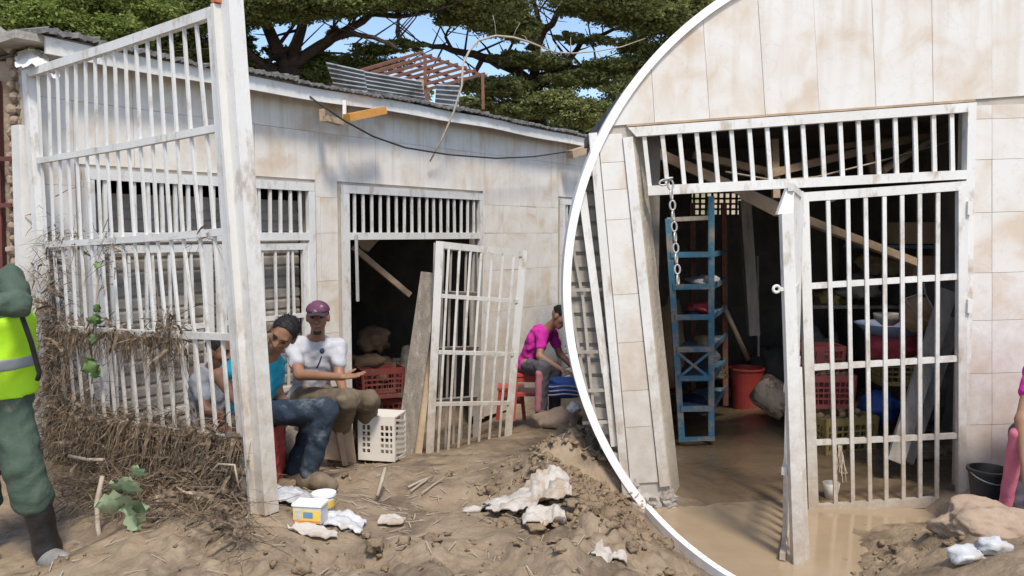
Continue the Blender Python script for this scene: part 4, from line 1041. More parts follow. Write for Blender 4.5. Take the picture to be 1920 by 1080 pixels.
# more clutter in the gloom
for (px, py, d, rx, ry, rz, mk, lb, ct, sd) in ((1610, 540, 7.6, .2, .2, .12, 'conc', 'grey bundle on the dim shelf behind the middle gate bars', 'bundle', 91), (1560, 560, 7.9, .16, .2, .10, 'yellowp', 'muddy yellow bundle on the dim shelf behind the left gate bars', 'bundle', 92),
        (1650, 500, 7.9, .2, .2, .13, 'card', 'tan bundle under the sloping timber behind the gate', 'bundle', 93), (1770, 470, 7.4, .15, .2, .2, 'tuber', 'brown sack high at the right behind the gate bars', 'sack', 94),
        (1450, 700, 8.6, .25, .25, .3, 'dark', 'dark sack heap deep in the room behind the lock ring', 'sack', 95), (1540, 690, 8.2, .25, .2, .35, 'conc', 'grey mud caked sack behind the red crates', 'sack', 96), (1760, 850, 6.0, .2, .12, .06, 'clod', 'low mud lump at the foot of the leaning planks', 'mud', 97)):
    lump('bundle' if ct == 'bundle' else ('sack' if ct == 'sack' else 'mud_lump'), px, py, d, rx, ry, rz, M[mk], lb, ct, .7, sd)
tag(obj('wall_shelf', MB().box(P(1600, 572, 7.8), 1.0, .45, .03), M['wood'], base=P(1600, 572, 7.8)), 'dim wooden shelf board holding the grey and yellow bundles', 'shelf')
# cup on the floor, roots on gate
cb = Vector((P(1561, 948, 5.22).x, 5.25, ZW))
M['translucent'] = mat('milky_plastic', (.62, .58, .50), (.55, .5, .42), 5, .4)
tag(obj('cup', MB().lathe(cb, (0, 0, 1), [(.038, 0), (.056, .115), (.053, .115), (.036, .01)], 22), M['translucent'], smooth=True, base=cb), 'milky plastic cup standing in the mud just behind the gate', 'cup')
rt_m = MB(); rr2 = random.Random(8)
for k in range(9):
    x = 1568 + rr2.uniform(-3, 8); pp = [WP(x, 832, .04)]
    for i in range(5): x += rr2.uniform(-3, 5); pp.append(WP(x, 832 + (i + 1) * rr2.uniform(9, 14), .04))
    rt_m.tube(pp, .003, 4)
ro = obj('roots', rt_m, M['rope']); ro['kind'] = 'stuff'; tag(ro, 'wisp of pale roots hanging from the lower gate rail', 'roots')
# black pail by the right jamb
bp_ = G(1872, 4.62); bp_.z = P(1868, 962, 4.62).z
bk = bucket('bucket', bp_, .115, .082, .27, M['black'], 'black plastic bucket half full of grey water by the right wall')
obj('water_fill', MB().lathe(bp_ + Vector((0, 0, .2)), (0, 0, 1), [(.101, 0), (.1, .004)], 28), mat('grey_water', (.16, .16, .13), None, 4, .1), bk)
obj('handle', MB().tube([bp_ + Vector((.118 * math.cos(a), -.118 * abs(math.sin(a)), .255 - .05 * abs(math.sin(a)))) for a in np.linspace(0, math.pi, 13)], .004, 5), M['chain'], bk, smooth=True)
# muddy sacks in the right foreground
sk = P(1850, 1040, 4.05); sk.z = surf(sk.x, sk.y) + .045
tag(obj('sack', MB().blob(sk, .27, .21, .14, .42, 5, freq=1.5, seed=33), M['sack'], smooth=True, base=sk - Vector((0, 0, .12))), 'large mud caked pinkish sack in the right foreground', 'sack')
for k, (x, y, r, lb) in enumerate(((1812, 1083, .06, 'white crumpled wrapper near the bottom right corner, left of its pair'), (1862, 1082, .05, 'white crumpled wrapper at the bottom right corner edge'))):
    c = P(x, y, 3.6); c.z = max(c.z, surf(c.x, c.y) + .03); tag(obj('wrapper', MB().blob(c, r * 1.5, r, r * .8, .5, 3, seed=k + 50), M['film'], smooth=True, base=c), lb, 'wrapper')
# ================================================================== doorway of the long shop: folded gate, planks, crate
def leaf_gate(name, tl, tr, br, bl, d_l, d_r, rail_t, nbars, label, wst=.072, mt=None):
    mt = mt or M['white']
    def Q(u, v, o=0.0):
        x = lerp(lerp(tl[0], tr[0], u), lerp(bl[0], br[0], u), v); y = lerp(lerp(tl[1], tr[1], u), lerp(bl[1], br[1], u), v)
        p = P(x, y, lerp(d_l, d_r, u)); p.y -= o; return p
    g_ = thing(name, Q(.5, 1), label, 'gate', 'folded gate leaves at the long shop door')
    up = (0, 1, 0)
    obj('stile', MB().bar(Q(.02, 0), Q(.02, 1), wst, .04, up=up), mt, g_)
    obj('stile', MB().bar(Q(.98, 0), Q(.98, 1), wst, .04, up=up), mt, g_)
    obj('rail', MB().bar(Q(.04, .015), Q(.96, .015), .06, .036, up=up), mt, g_)
    for t in rail_t: obj('rail', MB().bar(Q(.04, t, .0), Q(.96, t, .0), .035, .03, up=up), mt, g_)
    for k in range(nbars):
        u = (k + 1) / (nbars + 1)
        obj('bar', MB().bar(Q(u, .02, .012), Q(u, .985, .012), .022, .016, up=up), mt, g_)
    return g_
leaf_gate('barred_gate', (822, 452), (985, 470), (952, 858), (802, 868), 7.35, 7.8, (.245, .5, .735), 7, 'open white barred gate leaf standing in mud before the long shop door')
leaf_gate('barred_gate', (818, 455), (903, 462), (893, 850), (806, 862), 7.5, 8.5, (.23, .49, .73), 5, 'second dull gate leaf folded behind the open one at the long shop door', .06, M['shutter'])  # shutter grey makes this leaf dirtier and dims it by colour
tag(obj('plank', MB().bar(P(806, 512, 7.6), P(757, 862, 7.0), .17, .04, up=(0, 1, .2)), mat('grey_brown_plank', (.25, .215, .175), (.16, .135, .108), 3, .9, .6, 22, stretch=(6, 6, 1.2), c3=(.33, .29, .25), s3=4), base=P(757, 862, 7.0)), 'wide grey weathered plank leaning against the open gate', 'plank', 'planks at the long shop door')
tag(obj('plank', MB().bar(P(812, 600, 7.65), P(782, 858, 7.2), .08, .03, up=(0, 1, .2)), M['beam'], base=P(782, 858, 7.2)), 'narrow dark plank between the wide plank and the gate', 'plank', 'planks at the long shop door')
# white plastic crate on its side, bottom grid towards the street
ccb = P(706, 864, 6.05)
cw, chh, cd = .30, .345, .26
cr = thing('plastic_crate', ccb, 'cream plastic crate standing on its side between the seated man and the plank', 'crate')
Rz = Matrix.Rotation(math.radians(-12), 3, 'Z')
def CT(x, y, z): return ccb + Rz @ Vector((x, y, z))
fm = MB()
def cbx(x0, x1, y0, y1, z0, z1): fm.hexa([CT(x0, y0, z0), CT(x1, y0, z0), CT(x1, y1, z0), CT(x0, y1, z0)], [CT(x0, y0, z1), CT(x1, y0, z1), CT(x1, y1, z1), CT(x0, y1, z1)])
gx = [0, .12, .20, .24, .33, .36, .45, .62, .70, .74, .83, .87, .93, 1]
zs = [0, .17, .26, .30, .39, .43, .52, .56, .65, .69, .80, 1]
for i in range(len(gx) - 1):
    for j in range(len(zs) - 1):
        hole = (i % 2 == 1 and j % 2 == 1 and 0 < i < 12 and 0 < j < 10)
        if hole and i != 5: continue
        cbx((gx[i] - .5) * cw, (gx[i + 1] - .5) * cw, 0, .012, zs[j] * chh, zs[j + 1] * chh)
obj('base_grid', fm, M['cream'], cr)
for sx in (-1, 1):
    fm = MB(); x0 = sx * cw / 2 - (.012 if sx > 0 else 0)
    cbx(x0, x0 + .012, .013, .03, 0, chh); cbx(x0, x0 + .012, cd - .02, cd, 0, chh)
    for k in range(8):
        z = chh * (k + .3) / 8.2
        fm.hexa([CT(x0, .03, z), CT(x0 + .012, .03, z), CT(x0 + .012, cd - .02, z - .05), CT(x0, cd - .02, z - .05)], [CT(x0, .03, z + .018), CT(x0 + .012, .03, z + .018), CT(x0 + .012, cd - .02, z - .032), CT(x0, cd - .02, z - .032)])
    obj('side', fm, M['cream'], cr)
fm = MB(); cbx(-cw / 2, cw / 2, .013, cd, chh - .0125, chh - .0005); obj('side', fm, M['cream'], cr)
fm = MB(); cbx(-cw / 2, cw / 2, .013, cd, .001, .012); obj('side', fm, M['cream'], cr)
# hanging chain, beams and goods in the dark door
tag(obj('hanging_chain', MB().bar(P(668, 440, 7.75), P(671, 565, 7.75), .03, .02), M['chain'], base=P(670, 565, 7.75)), 'pale hanging chain at the left of the long shop doorway', 'chain')
tag(obj('roof_timber', MB().bar(P(660, 462, 8.6), P(768, 553, 8.9), .07, .06), M['beam'], base=P(768, 553, 8.9)), 'fallen timber sloping in the dark doorway of the long shop', 'timber')
tag(obj('ceiling_board', MB().prism([P(662, 448, 8.8), P(712, 448, 9.2), P(690, 472, 9.0), P(678, 466, 8.9)], (0, .03, 0)), M['card'], base=P(690, 472, 9.0)), 'torn tan ceiling board at the top of the dark doorway', 'board')
M['dimsack'] = mat('dim_brown_sack', (.17, .115, .07), (.10, .068, .042), 6, .9, .6, 20)  # brown lowered so the doorway's gloom sits in the colour
M['dimred'] = mat('dim_muddy_red', (.20, .04, .035), (.13, .03, .028), 6, .7, .1, 30, c3=(.14, .1, .07), s3=5, t3=(.5, .68))  # red darkened in the colour for the same gloom, plus mud patches
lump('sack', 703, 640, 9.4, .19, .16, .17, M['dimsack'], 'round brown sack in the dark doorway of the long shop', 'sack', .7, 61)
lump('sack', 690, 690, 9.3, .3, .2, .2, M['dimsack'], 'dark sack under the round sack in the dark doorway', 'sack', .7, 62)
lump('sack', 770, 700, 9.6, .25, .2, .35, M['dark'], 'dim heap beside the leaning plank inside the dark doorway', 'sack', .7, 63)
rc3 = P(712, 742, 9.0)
crate(rc3, .5, .36, .34, .4, M['dimred'], 'crate', 'dim red crate in the long shop doorway behind the white shirt man', 4, 8)
crate(rc3 + Vector((.05, .1, -.36)), .5, .36, .34, .3, M['dimred'], 'crate', 'lower dim red crate under its twin in the long shop doorway', 4, 8)
# ================================================================== seats
def chair_legs(parent, c, w, h, mt, spl=.03):
    for sx in (-1, 1):
        for sy in (-1, 1):
            obj('leg', MB().bar(Vector(c) + Vector((sx * (w / 2 + spl), sy * (w / 2 + spl), 0)), Vector(c) + Vector((sx * w / 2, sy * w / 2, h)), .04, .035), mt, parent)
# wooden stool of the man in the white shirt
stb = P(640, 872, 6.15)
stool = thing('wooden_stool', stb, 'rough wooden box stool under the man in the white shirt', 'stool')
stz = P(600, 752, 6.15).z
obj('seat', MB().box(Vector((stb.x - .12, 6.15, stz - .02)), .52, .36, .04), M['wood'], stool)
obj('side_panel', MB().prism([P(612, 772, 5.98), P(655, 772, 5.98), P(667, 868, 5.98), P(606, 860, 5.98)], (0, .03, 0)), M['beam'], stool)
obj('leg', MB().bar(P(628, 762, 5.95), P(648, 872, 5.95), .04, .03, up=(0, 1, 0)), M['beam'], stool)
obj('leg', MB().bar(P(560, 770, 6.3), P(556, 872, 6.3), .04, .04), M['wood'], stool)
# red crates used as seats behind the post
lump('rubble', 545, 842, 5.6, .12, .12, .14, M['stone'], 'lump of reddish rubble behind the legs of the man in jeans', 'rubble', .5, 71)
sb2 = P(468, 905, 5.15)
crate(sb2, .42, .36, P(470, 790, 5.15).z - sb2.z, .1, M['redp'], 'crate', 'upturned red crate seat under the man in jeans behind the fence post', 3, 6)
sb3 = P(400, 900, 5.6)
crate(sb3, .40, .36, P(400, 806, 5.6).z - sb3.z, .3, M['redp'], 'crate', 'red crate seat under the man in the grey shirt behind the fence', 3, 6)
# red plastic stool under the woman
def plastic_stool(base, h, w, label, mt):
    s_ = thing('plastic_stool', base, label, 'stool'); base = Vector(base)
    obj('seat', MB().box(base + Vector((0, 0, h - .015)), w, w, .03).box(base + Vector((0, 0, h - .06)), w - .02, w - .02, .06), mt, s_)
    chair_legs(s_, base, w - .06, h - .06, mt)
    obj('apron', MB().box(base + Vector((0, 0, h * .55)), w + .0, w + .0, .03), mt, s_)
    return s_
pb1 = P(992, 782, 8.55); plastic_stool(pb1, P(990, 696, 8.55).z - pb1.z, .34, 'red plastic stool under the woman in the pink shirt', M['redp'])
pb2 = P(958, 782, 8.9); plastic_stool(pb2, .36, .3, 'second red plastic stool half hidden behind the gate', M['redp'])
# blue striped bag and tan sack beside the woman
bgc = P(1058, 727, 8.3)
bag = thing('striped_bag', bgc - Vector((0, 0, .12)), 'blue and white striped woven bag beside the woman in pink', 'bag')
obj('bag_body', MB().blob(bgc, .27, .16, .115, .2, 3, seed=80), M['blue'], bag, smooth=True)
for z in (-.04, .0, .045): obj('stripe', MB().tube([bgc + Vector((.28 * math.cos(a), -.172 * math.sin(a), z + .01 * math.sin(a * 5))) for a in np.linspace(.3, 2.8, 14)], .008, 5), M['film'], bag)
lump('sack', 1048, 768, 8.0, .24, .16, .13, M['sack'], 'tan dusty sack at the feet of the woman in pink', 'sack', .5, 83, True)
wc = P(1076, 766, 7.8); tag(obj('wrapper', MB().blob(wc, .07, .05, .06, .6, 3, seed=85), M['film'], smooth=True, base=wc), 'white wrapper stuck on the tan sack near the rounded wall', 'wrapper')
# ================================================================== litter in the mud
def film(name, cx, cy, d, w, h, n, amp, mt, label, cat, seed, liftz=.02):
    c = P(cx, cy, d); m = MB()
    def f(u, v):
        x = c.x + (u - .5) * w + .12 * w * mnoise.noise(V3((u * 3, v * 3, seed))); y = c.y + (v - .5) * h + .12 * h * mnoise.noise(V3((u * 3, v * 3, seed + 9)))
        e = 1 - max(abs(u - .5), abs(v - .5)) * 2
        r = .75 * (.5 + mnoise.noise(V3((u * 2.6, v * 2.6, seed + 3)))) + .35 * abs(mnoise.noise(V3((u * 6, v * 6, seed + 5)))) + .08 * mnoise.noise(V3((u * 17, v * 17, seed + 5)))
        return (x, y, surf(x, y) + liftz + amp * r * min(1, e * 3 + .25))
    m.grid(f, n, n)
    nb_ = len(m.v); bk = [(v[0], v[1], v[2] - .004) for v in m.v]; m.add(bk, [tuple(reversed(q)) for q in m.f])
    return tag(obj(name, m, mt, smooth=True, base=(c.x, c.y, surf(c.x, c.y))), label, cat)
film('plastic_bag', 545, 965, 4.15, .26, .30, 22, .06, M['film'], 'crumpled clear plastic bag beside the foot of the fence post', 'bag', 1.0)
film('plastic_bag', 640, 985, 3.95, .22, .16, 20, .045, M['film'], 'crumpled white plastic wrapping right of the two food tubs', 'bag', 4.0)
film('paper_sheet', 590, 1004, 3.8, .22, .06, 12, .02, M['paper'], 'thin white paper strip in front of the food tubs', 'paper', 6.0)
film('paper_sheet', 735, 972, 4.1, .13, .12, 14, .03, M['paper'], 'small muddy paper scrap in the middle of the mud', 'paper', 8.0)
film('cloth_sheet', 990, 975, 4.35, .46, .40, 34, .045, M['paper'], 'large crumpled muddy white sheet lying beside the clod heap', 'cloth', 11.0, .05)
film('cloth_sheet', 1020, 1012, 4.0, .22, .14, 18, .04, M['paper'], 'smaller folded white cloth corner in front of the large sheet', 'cloth', 14.0, .04)
film('paper_sheet', 915, 975, 4.4, .28, .08, 14, .03, M['paper'], 'narrow pale paper strip trailing left of the large sheet', 'paper', 17.0)
film('paper_sheet', 1140, 1075, 3.55, .16, .1, 12, .04, M['paper'], 'white scrap at the bottom edge near the clod heap', 'paper', 19.0)
film('paper_sheet', 410, 935, 4.6, .3, .3, 16, .12, M['film'], 'crumpled white plastic seen through the fence beside the post', 'bag', 23.0, .03)
# splinters, roots and straw trodden into the mud
ltr = MB(); rl_ = random.Random(77)
for k in range(420):
    x, y = rl_.uniform(-2.2, .7), rl_.uniform(3.25, 6.2)
    if k % 3 == 0: x, y = rl_.gauss(-.9, .5), rl_.gauss(4.6, .5)
    a_ = rl_.uniform(0, 6.28); L = rl_.uniform(.02, .11); z = surf(x, y) + .006
    x2, y2 = x + math.cos(a_) * L, y + math.sin(a_) * L
    ltr.bar((x, y, z), (x2, y2, surf(x2, y2) + rl_.uniform(.004, .02)), rl_.uniform(.002, .006), .003)
lo_ = obj('trodden_litter', ltr, M['rope']); lo_['kind'] = 'stuff'; tag(lo_, 'scattered straw bits and splinters trodden into the mud', 'litter')
# two food tubs
tb1 = P(583, 1000, 3.9); tb1.z = surf(tb1.x, tb1.y) - .005
tub = thing('food_box', tb1, 'white food box with yellow and orange print lying in the mud', 'box')
RR = Matrix.Rotation(-.15, 3, 'Z')
obj('carton', MB().box(tb1 + Vector((0, 0, .055)), .145, .09, .085, RR), M['film'], tub)
obj('lid', MB().box(tb1 + Vector((0, 0, .1035)), .155, .10, .011, RR), M['white_clean'], tub)
def face(cx, cz, w, h, mt, nm, off):
    c = tb1 + RR @ Vector((cx, -.0455 - off, cz)); return obj(nm, MB().box(c, w, .0012, h, RR), mt, tub)
face(0, .05, .138, .06, M['yellow'], 'printed_panel', 0); face(.0, .022, .138, .014, M['orangeprint'], 'printed_band', .001); face(.006, .056, .05, .03, M['blueprint'], 'printed_badge', .001); face(-.045, .055, .03, .045, M['film'], 'printed_panel', .001)
tb2 = P(608, 968, 4.15); tb2.z = surf(tb2.x, tb2.y)
tb = thing('food_tub', tb2, 'round white tub with yellow band standing behind the food box', 'tub')
obj('tub_body', MB().lathe(tb2, (0, 0, 1), [(.05, 0), (.06, .088)], 24), M['film'], tb, smooth=True)
obj('lid', MB().lathe(tb2 + Vector((0, 0, .088)), (0, 0, 1), [(.064, 0), (.064, .014)], 24), M['white_clean'], tb)
obj('printed_band', MB().lathe(tb2 + Vector((0, 0, .03)), (0, 0, 1), [(.0545, 0), (.0592, .04)], 24, False, False), M['yellow'], tb, smooth=True)
# sticks in the mud
for k, (a, b, r, lb) in enumerate((((722, 878, 4.95), (707, 930, 4.8), .013, 'pale stick pushed upright into the mud mound'), ((812, 897, 5.2), (765, 915, 5.0), .008, 'thin pale stick lying flat right of the upright stick'), ((806, 905, 5.1), (770, 922, 4.95), .006, 'thinner twig lying in front of the flat stick'), ((836, 905, 5.1), (790, 925, 4.9), .005, 'thin twig lying rightmost in the mud'))):
    p, q = P(*a), P(*b)
    if k: p.z = surf(p.x, p.y) + .03; q.z = surf(q.x, q.y) + .02
    tag(obj('stick', MB().tube([p, p.lerp(q, .5) + Vector((.004, 0, .006)), q], [r, r * 1.1, r * .9], 6), M['rope'], smooth=True, base=q), lb, 'stick', 'sticks in the mud')
# ================================================================== people (one continuous body each, from a distance field)
def surface_nets(F, org, h):
    nxx, nyy, nzz = F.shape
    ins = F < 0
    c = [(0, 0, 0), (1, 0, 0), (0, 1, 0), (1, 1, 0), (0, 0, 1), (1, 0, 1), (0, 1, 1), (1, 1, 1)]
    sl = lambda d: (slice(d[0], nxx - 1 + d[0]), slice(d[1], nyy - 1 + d[1]), slice(d[2], nzz - 1 + d[2]))
    cnt = sum(ins[sl(d)].astype(np.int8) for d in c)
    cells = np.argwhere((cnt > 0) & (cnt < 8))
    idx = -np.ones((nxx - 1, nyy - 1, nzz - 1), np.int64); idx[tuple(cells.T)] = np.arange(len(cells))
    acc = np.zeros((len(cells), 3)); num = np.zeros(len(cells))
    val = {d: F[cells[:, 0] + d[0], cells[:, 1] + d[1], cells[:, 2] + d[2]] for d in c}
    for a in c:
        for ax in range(3):
            if a[ax]: continue
            b = list(a); b[ax] = 1; b = tuple(b)
            va, vb = val[a], val[b]; m = (va < 0) != (vb < 0)
            t = np.where(m, va / np.where(m, va - vb, 1), 0)
            p = np.tile(np.array(a, float), (len(cells), 1)); p[:, ax] = t
            acc += p * m[:, None]; num += m
    V = (cells + acc / num[:, None]) * h + np.array(org)
    faces = []
    for ax in range(3):
        u, v = (ax + 1) % 3, (ax + 2) % 3
        s0 = [slice(None)] * 3; s1 = [slice(None)] * 3; s0[ax] = slice(0, -1); s1[ax] = slice(1, None)
        ch = ins[tuple(s0)] != ins[tuple(s1)]
        e = np.argwhere(ch); e = e[(e[:, u] > 0) & (e[:, v] > 0)]
        lim = [nxx - 1, nyy - 1, nzz - 1]
        e = e[(e[:, u] < lim[u]) & (e[:, v] < lim[v]) & (e[:, ax] < lim[ax])]
        if not len(e): continue
        def at(du, dv): q = e.copy(); q[:, u] -= du; q[:, v] -= dv; return idx[tuple(q.T)]
        quad = np.stack([at(1, 1), at(0, 1), at(0, 0), at(1, 0)], -1)
        flip = ~ins[tuple(e.T)]
        quad[flip] = quad[flip][:, ::-1]
        faces.append(quad)
    Fq = np.concatenate(faces); Fq = Fq[(Fq >= 0).all(1)]
    return V, Fq

class Field:
    """rounded cones (a, ra, b, rb) and ellipsoids joined with a smooth union"""
    def __init__(s): s.pr = []
    def cone(s, a, b, ra, rb, k=.03): s.pr.append(('c', Vector(a), Vector(b), ra, rb, k)); return s
    def ell(s, c, r, R=None, k=.03): s.pr.append(('e', Vector(c), r, R if R is not None else Matrix.Identity(3), k)); return s
    def mesh(s, h=.01, grow=0.0, wob=0.0, cuts=(), wf=30.0):
        lo = np.full(3, 1e9); hi = -lo
        bx = []
        for p in s.pr:
            if p[0] == 'c':
                r = max(p[3], p[4]) + grow; a, b = np.array(p[1]), np.array(p[2]); l, u = np.minimum(a, b) - r, np.maximum(a, b) + r
            else:
                r = max(p[2]) + grow; a = np.array(p[1]); l, u = a - r, a + r
            bx.append((l, u)); lo = np.minimum(lo, l); hi = np.maximum(hi, u)
        lo -= 3 * h + .01; hi += 3 * h + .01
        n = np.ceil((hi - lo) / h).astype(int) + 1
        ax = [lo[i] + h * np.arange(n[i]) for i in range(3)]
        F = np.full(tuple(n), .2, np.float32)
        for p, (l, u) in zip(s.pr, bx):
            k = p[-1]; m = k + 3 * h
            i0 = np.maximum(((l - m - lo) / h).astype(int), 0); i1 = np.minimum(((u + m - lo) / h).astype(int) + 2, n)
            X, Y, Z = np.meshgrid(*[ax[i][i0[i]:i1[i]] for i in range(3)], indexing='ij')
            if p[0] == 'c':
                a, b = p[1], p[2]; ab = b - a; L2 = max(ab.length_squared, 1e-9)
                t = np.clip(((X - a.x) * ab.x + (Y - a.y) * ab.y + (Z - a.z) * ab.z) / L2, 0, 1)
                d = np.sqrt((X - a.x - t * ab.x) ** 2 + (Y - a.y - t * ab.y) ** 2 + (Z - a.z - t * ab.z) ** 2) - (p[3] + t * (p[4] - p[3])) - grow
            else:
                R = p[3].transposed(); dx, dy, dz = X - p[1].x, Y - p[1].y, Z - p[1].z
                q = [(R[i][0] * dx + R[i][1] * dy + R[i][2] * dz) for i in range(3)]
                rr_ = [x + grow for x in p[2]]
                kk = np.sqrt(sum((q[i] / rr_[i]) ** 2 for i in range(3)))
                d = (kk - 1) * min(rr_) * 1.0
            S_ = (slice(i0[0], i1[0]), slice(i0[1], i1[1]), slice(i0[2], i1[2]))
            f = F[S_]; hh = np.clip(.5 + .5 * (f - d) / k, 0, 1)
            F[S_] = f + (d - f) * hh - k * hh * (1 - hh)
        if wob > 0 or cuts:
            X, Y, Z = np.meshgrid(*ax, indexing='ij')
            if wob > 0:
                F += wob * (np.sin(X * wf + 2.1 * np.sin(Z * wf * .6)) * np.sin(Z * wf * 1.15 + 1.7 * np.sin(Y * wf * .8 + X * 11)) + .5 * np.sin((X + Y) * wf * 1.6 + Z * wf * .9))
            for (c, nrm) in cuts:           # keep the side the normal points away from
                c = Vector(c); nrm = Vector(nrm).normalized()
                F = np.maximum(F, (X - c.x) * nrm.x + (Y - c.y) * nrm.y + (Z - c.z) * nrm.z)
        V, Q_ = surface_nets(F, lo, h)
        m = MB(); m.v = V.tolist(); m.f = [tuple(x) for x in Q_.tolist()]
        return m

def frame_of(fwd, up):
    f = Vector(fwd).normalized(); u = Vector(up); u = (u - f * u.dot(f)).normalized(); r = f.cross(u)
    return f, u, r
def basis(r, f, u): return Matrix((r, f, u)).transposed()
def head_field(B, c, fwd, up, sc=1.0):
    f, u, r = frame_of(fwd, up); R = basis(r, f, u); q = lambda x, y, z: Vector(c) + (r * x + f * y + u * z) * sc
    B.ell(q(0, -.012, .028), (.076 * sc, .094 * sc, .088 * sc), R, .03)
    B.ell(q(0, .018, -.045), (.058 * sc, .066 * sc, .072 * sc), R, .03)
    B.cone(q(0, .055, -.095), q(0, .06, -.10), .026 * sc, .024 * sc, .03)
    B.cone(q(0, .082, .012), q(0, .103, -.028), .009 * sc, .0155 * sc, .014)
    B.cone(q(-.017, .090, -.03), q(.017, .090, -.03), .009 * sc, .009 * sc, .01)
    B.cone(q(-.034, .074, .028), q(.034, .074, .028), .013 * sc, .013 * sc, .016)
    B.cone(q(-.02, .080, -.062), q(.02, .080, -.062), .010 * sc, .010 * sc, .012)
    B.cone(q(-.016, .078, -.074), q(.016, .078, -.074), .010 * sc, .010 * sc, .012)
    for s in (-1, 1):
        B.ell(q(s * .078, -.008, -.01), (.012 * sc, .022 * sc, .034 * sc), R, .012)
        B.ell(q(s * .045, .055, -.02), (.02 * sc, .02 * sc, .02 * sc), R, .03)
    return q, R
def hand_field(B, w, d, palm, curl=.35, sc=1.0, side=1, spread=.1):
    """hand from wrist w along d; palm normal; curled fingers and a thumb off the side"""
    f, u, r = frame_of(d, palm); r = r * side; w = Vector(w)
    R = basis(r, f, u)
    B.ell(w + f * .048 * sc, (.040 * sc, .050 * sc, .017 * sc), R, .014)
    Ls = (.072, .080, .074, .058)
    for k in range(4):
        x = (-.029 + .0193 * k) * sc; b0 = w + f * (.088 - .004 * abs(k - 1)) * sc + r * x
        a = (k - 1.5) * spread
        dr_ = (f * math.cos(a) + r * math.sin(a)).normalized(); p = b0
        for j, (ln, rad) in enumerate(((.45, .0092), (.32, .0085), (.23, .0075))):
            an = curl * (j + .6); dd = (dr_ * math.cos(an) + u * math.sin(an)).normalized()
            q_ = p + dd * Ls[k] * ln * sc; B.cone(p, q_, rad * sc, rad * .92 * sc, .006); p = q_
    t0 = w + f * .02 * sc - r * .03 * sc; t1 = t0 + (f * .6 - r * .7 + u * .25).normalized() * .045 * sc; t2 = t1 + (f * .9 - r * .25 + u * .3).normalized() * .035 * sc
    B.cone(t0, t1, .014 * sc, .011 * sc, .012); B.cone(t1, t2, .0105 * sc, .009 * sc, .008)
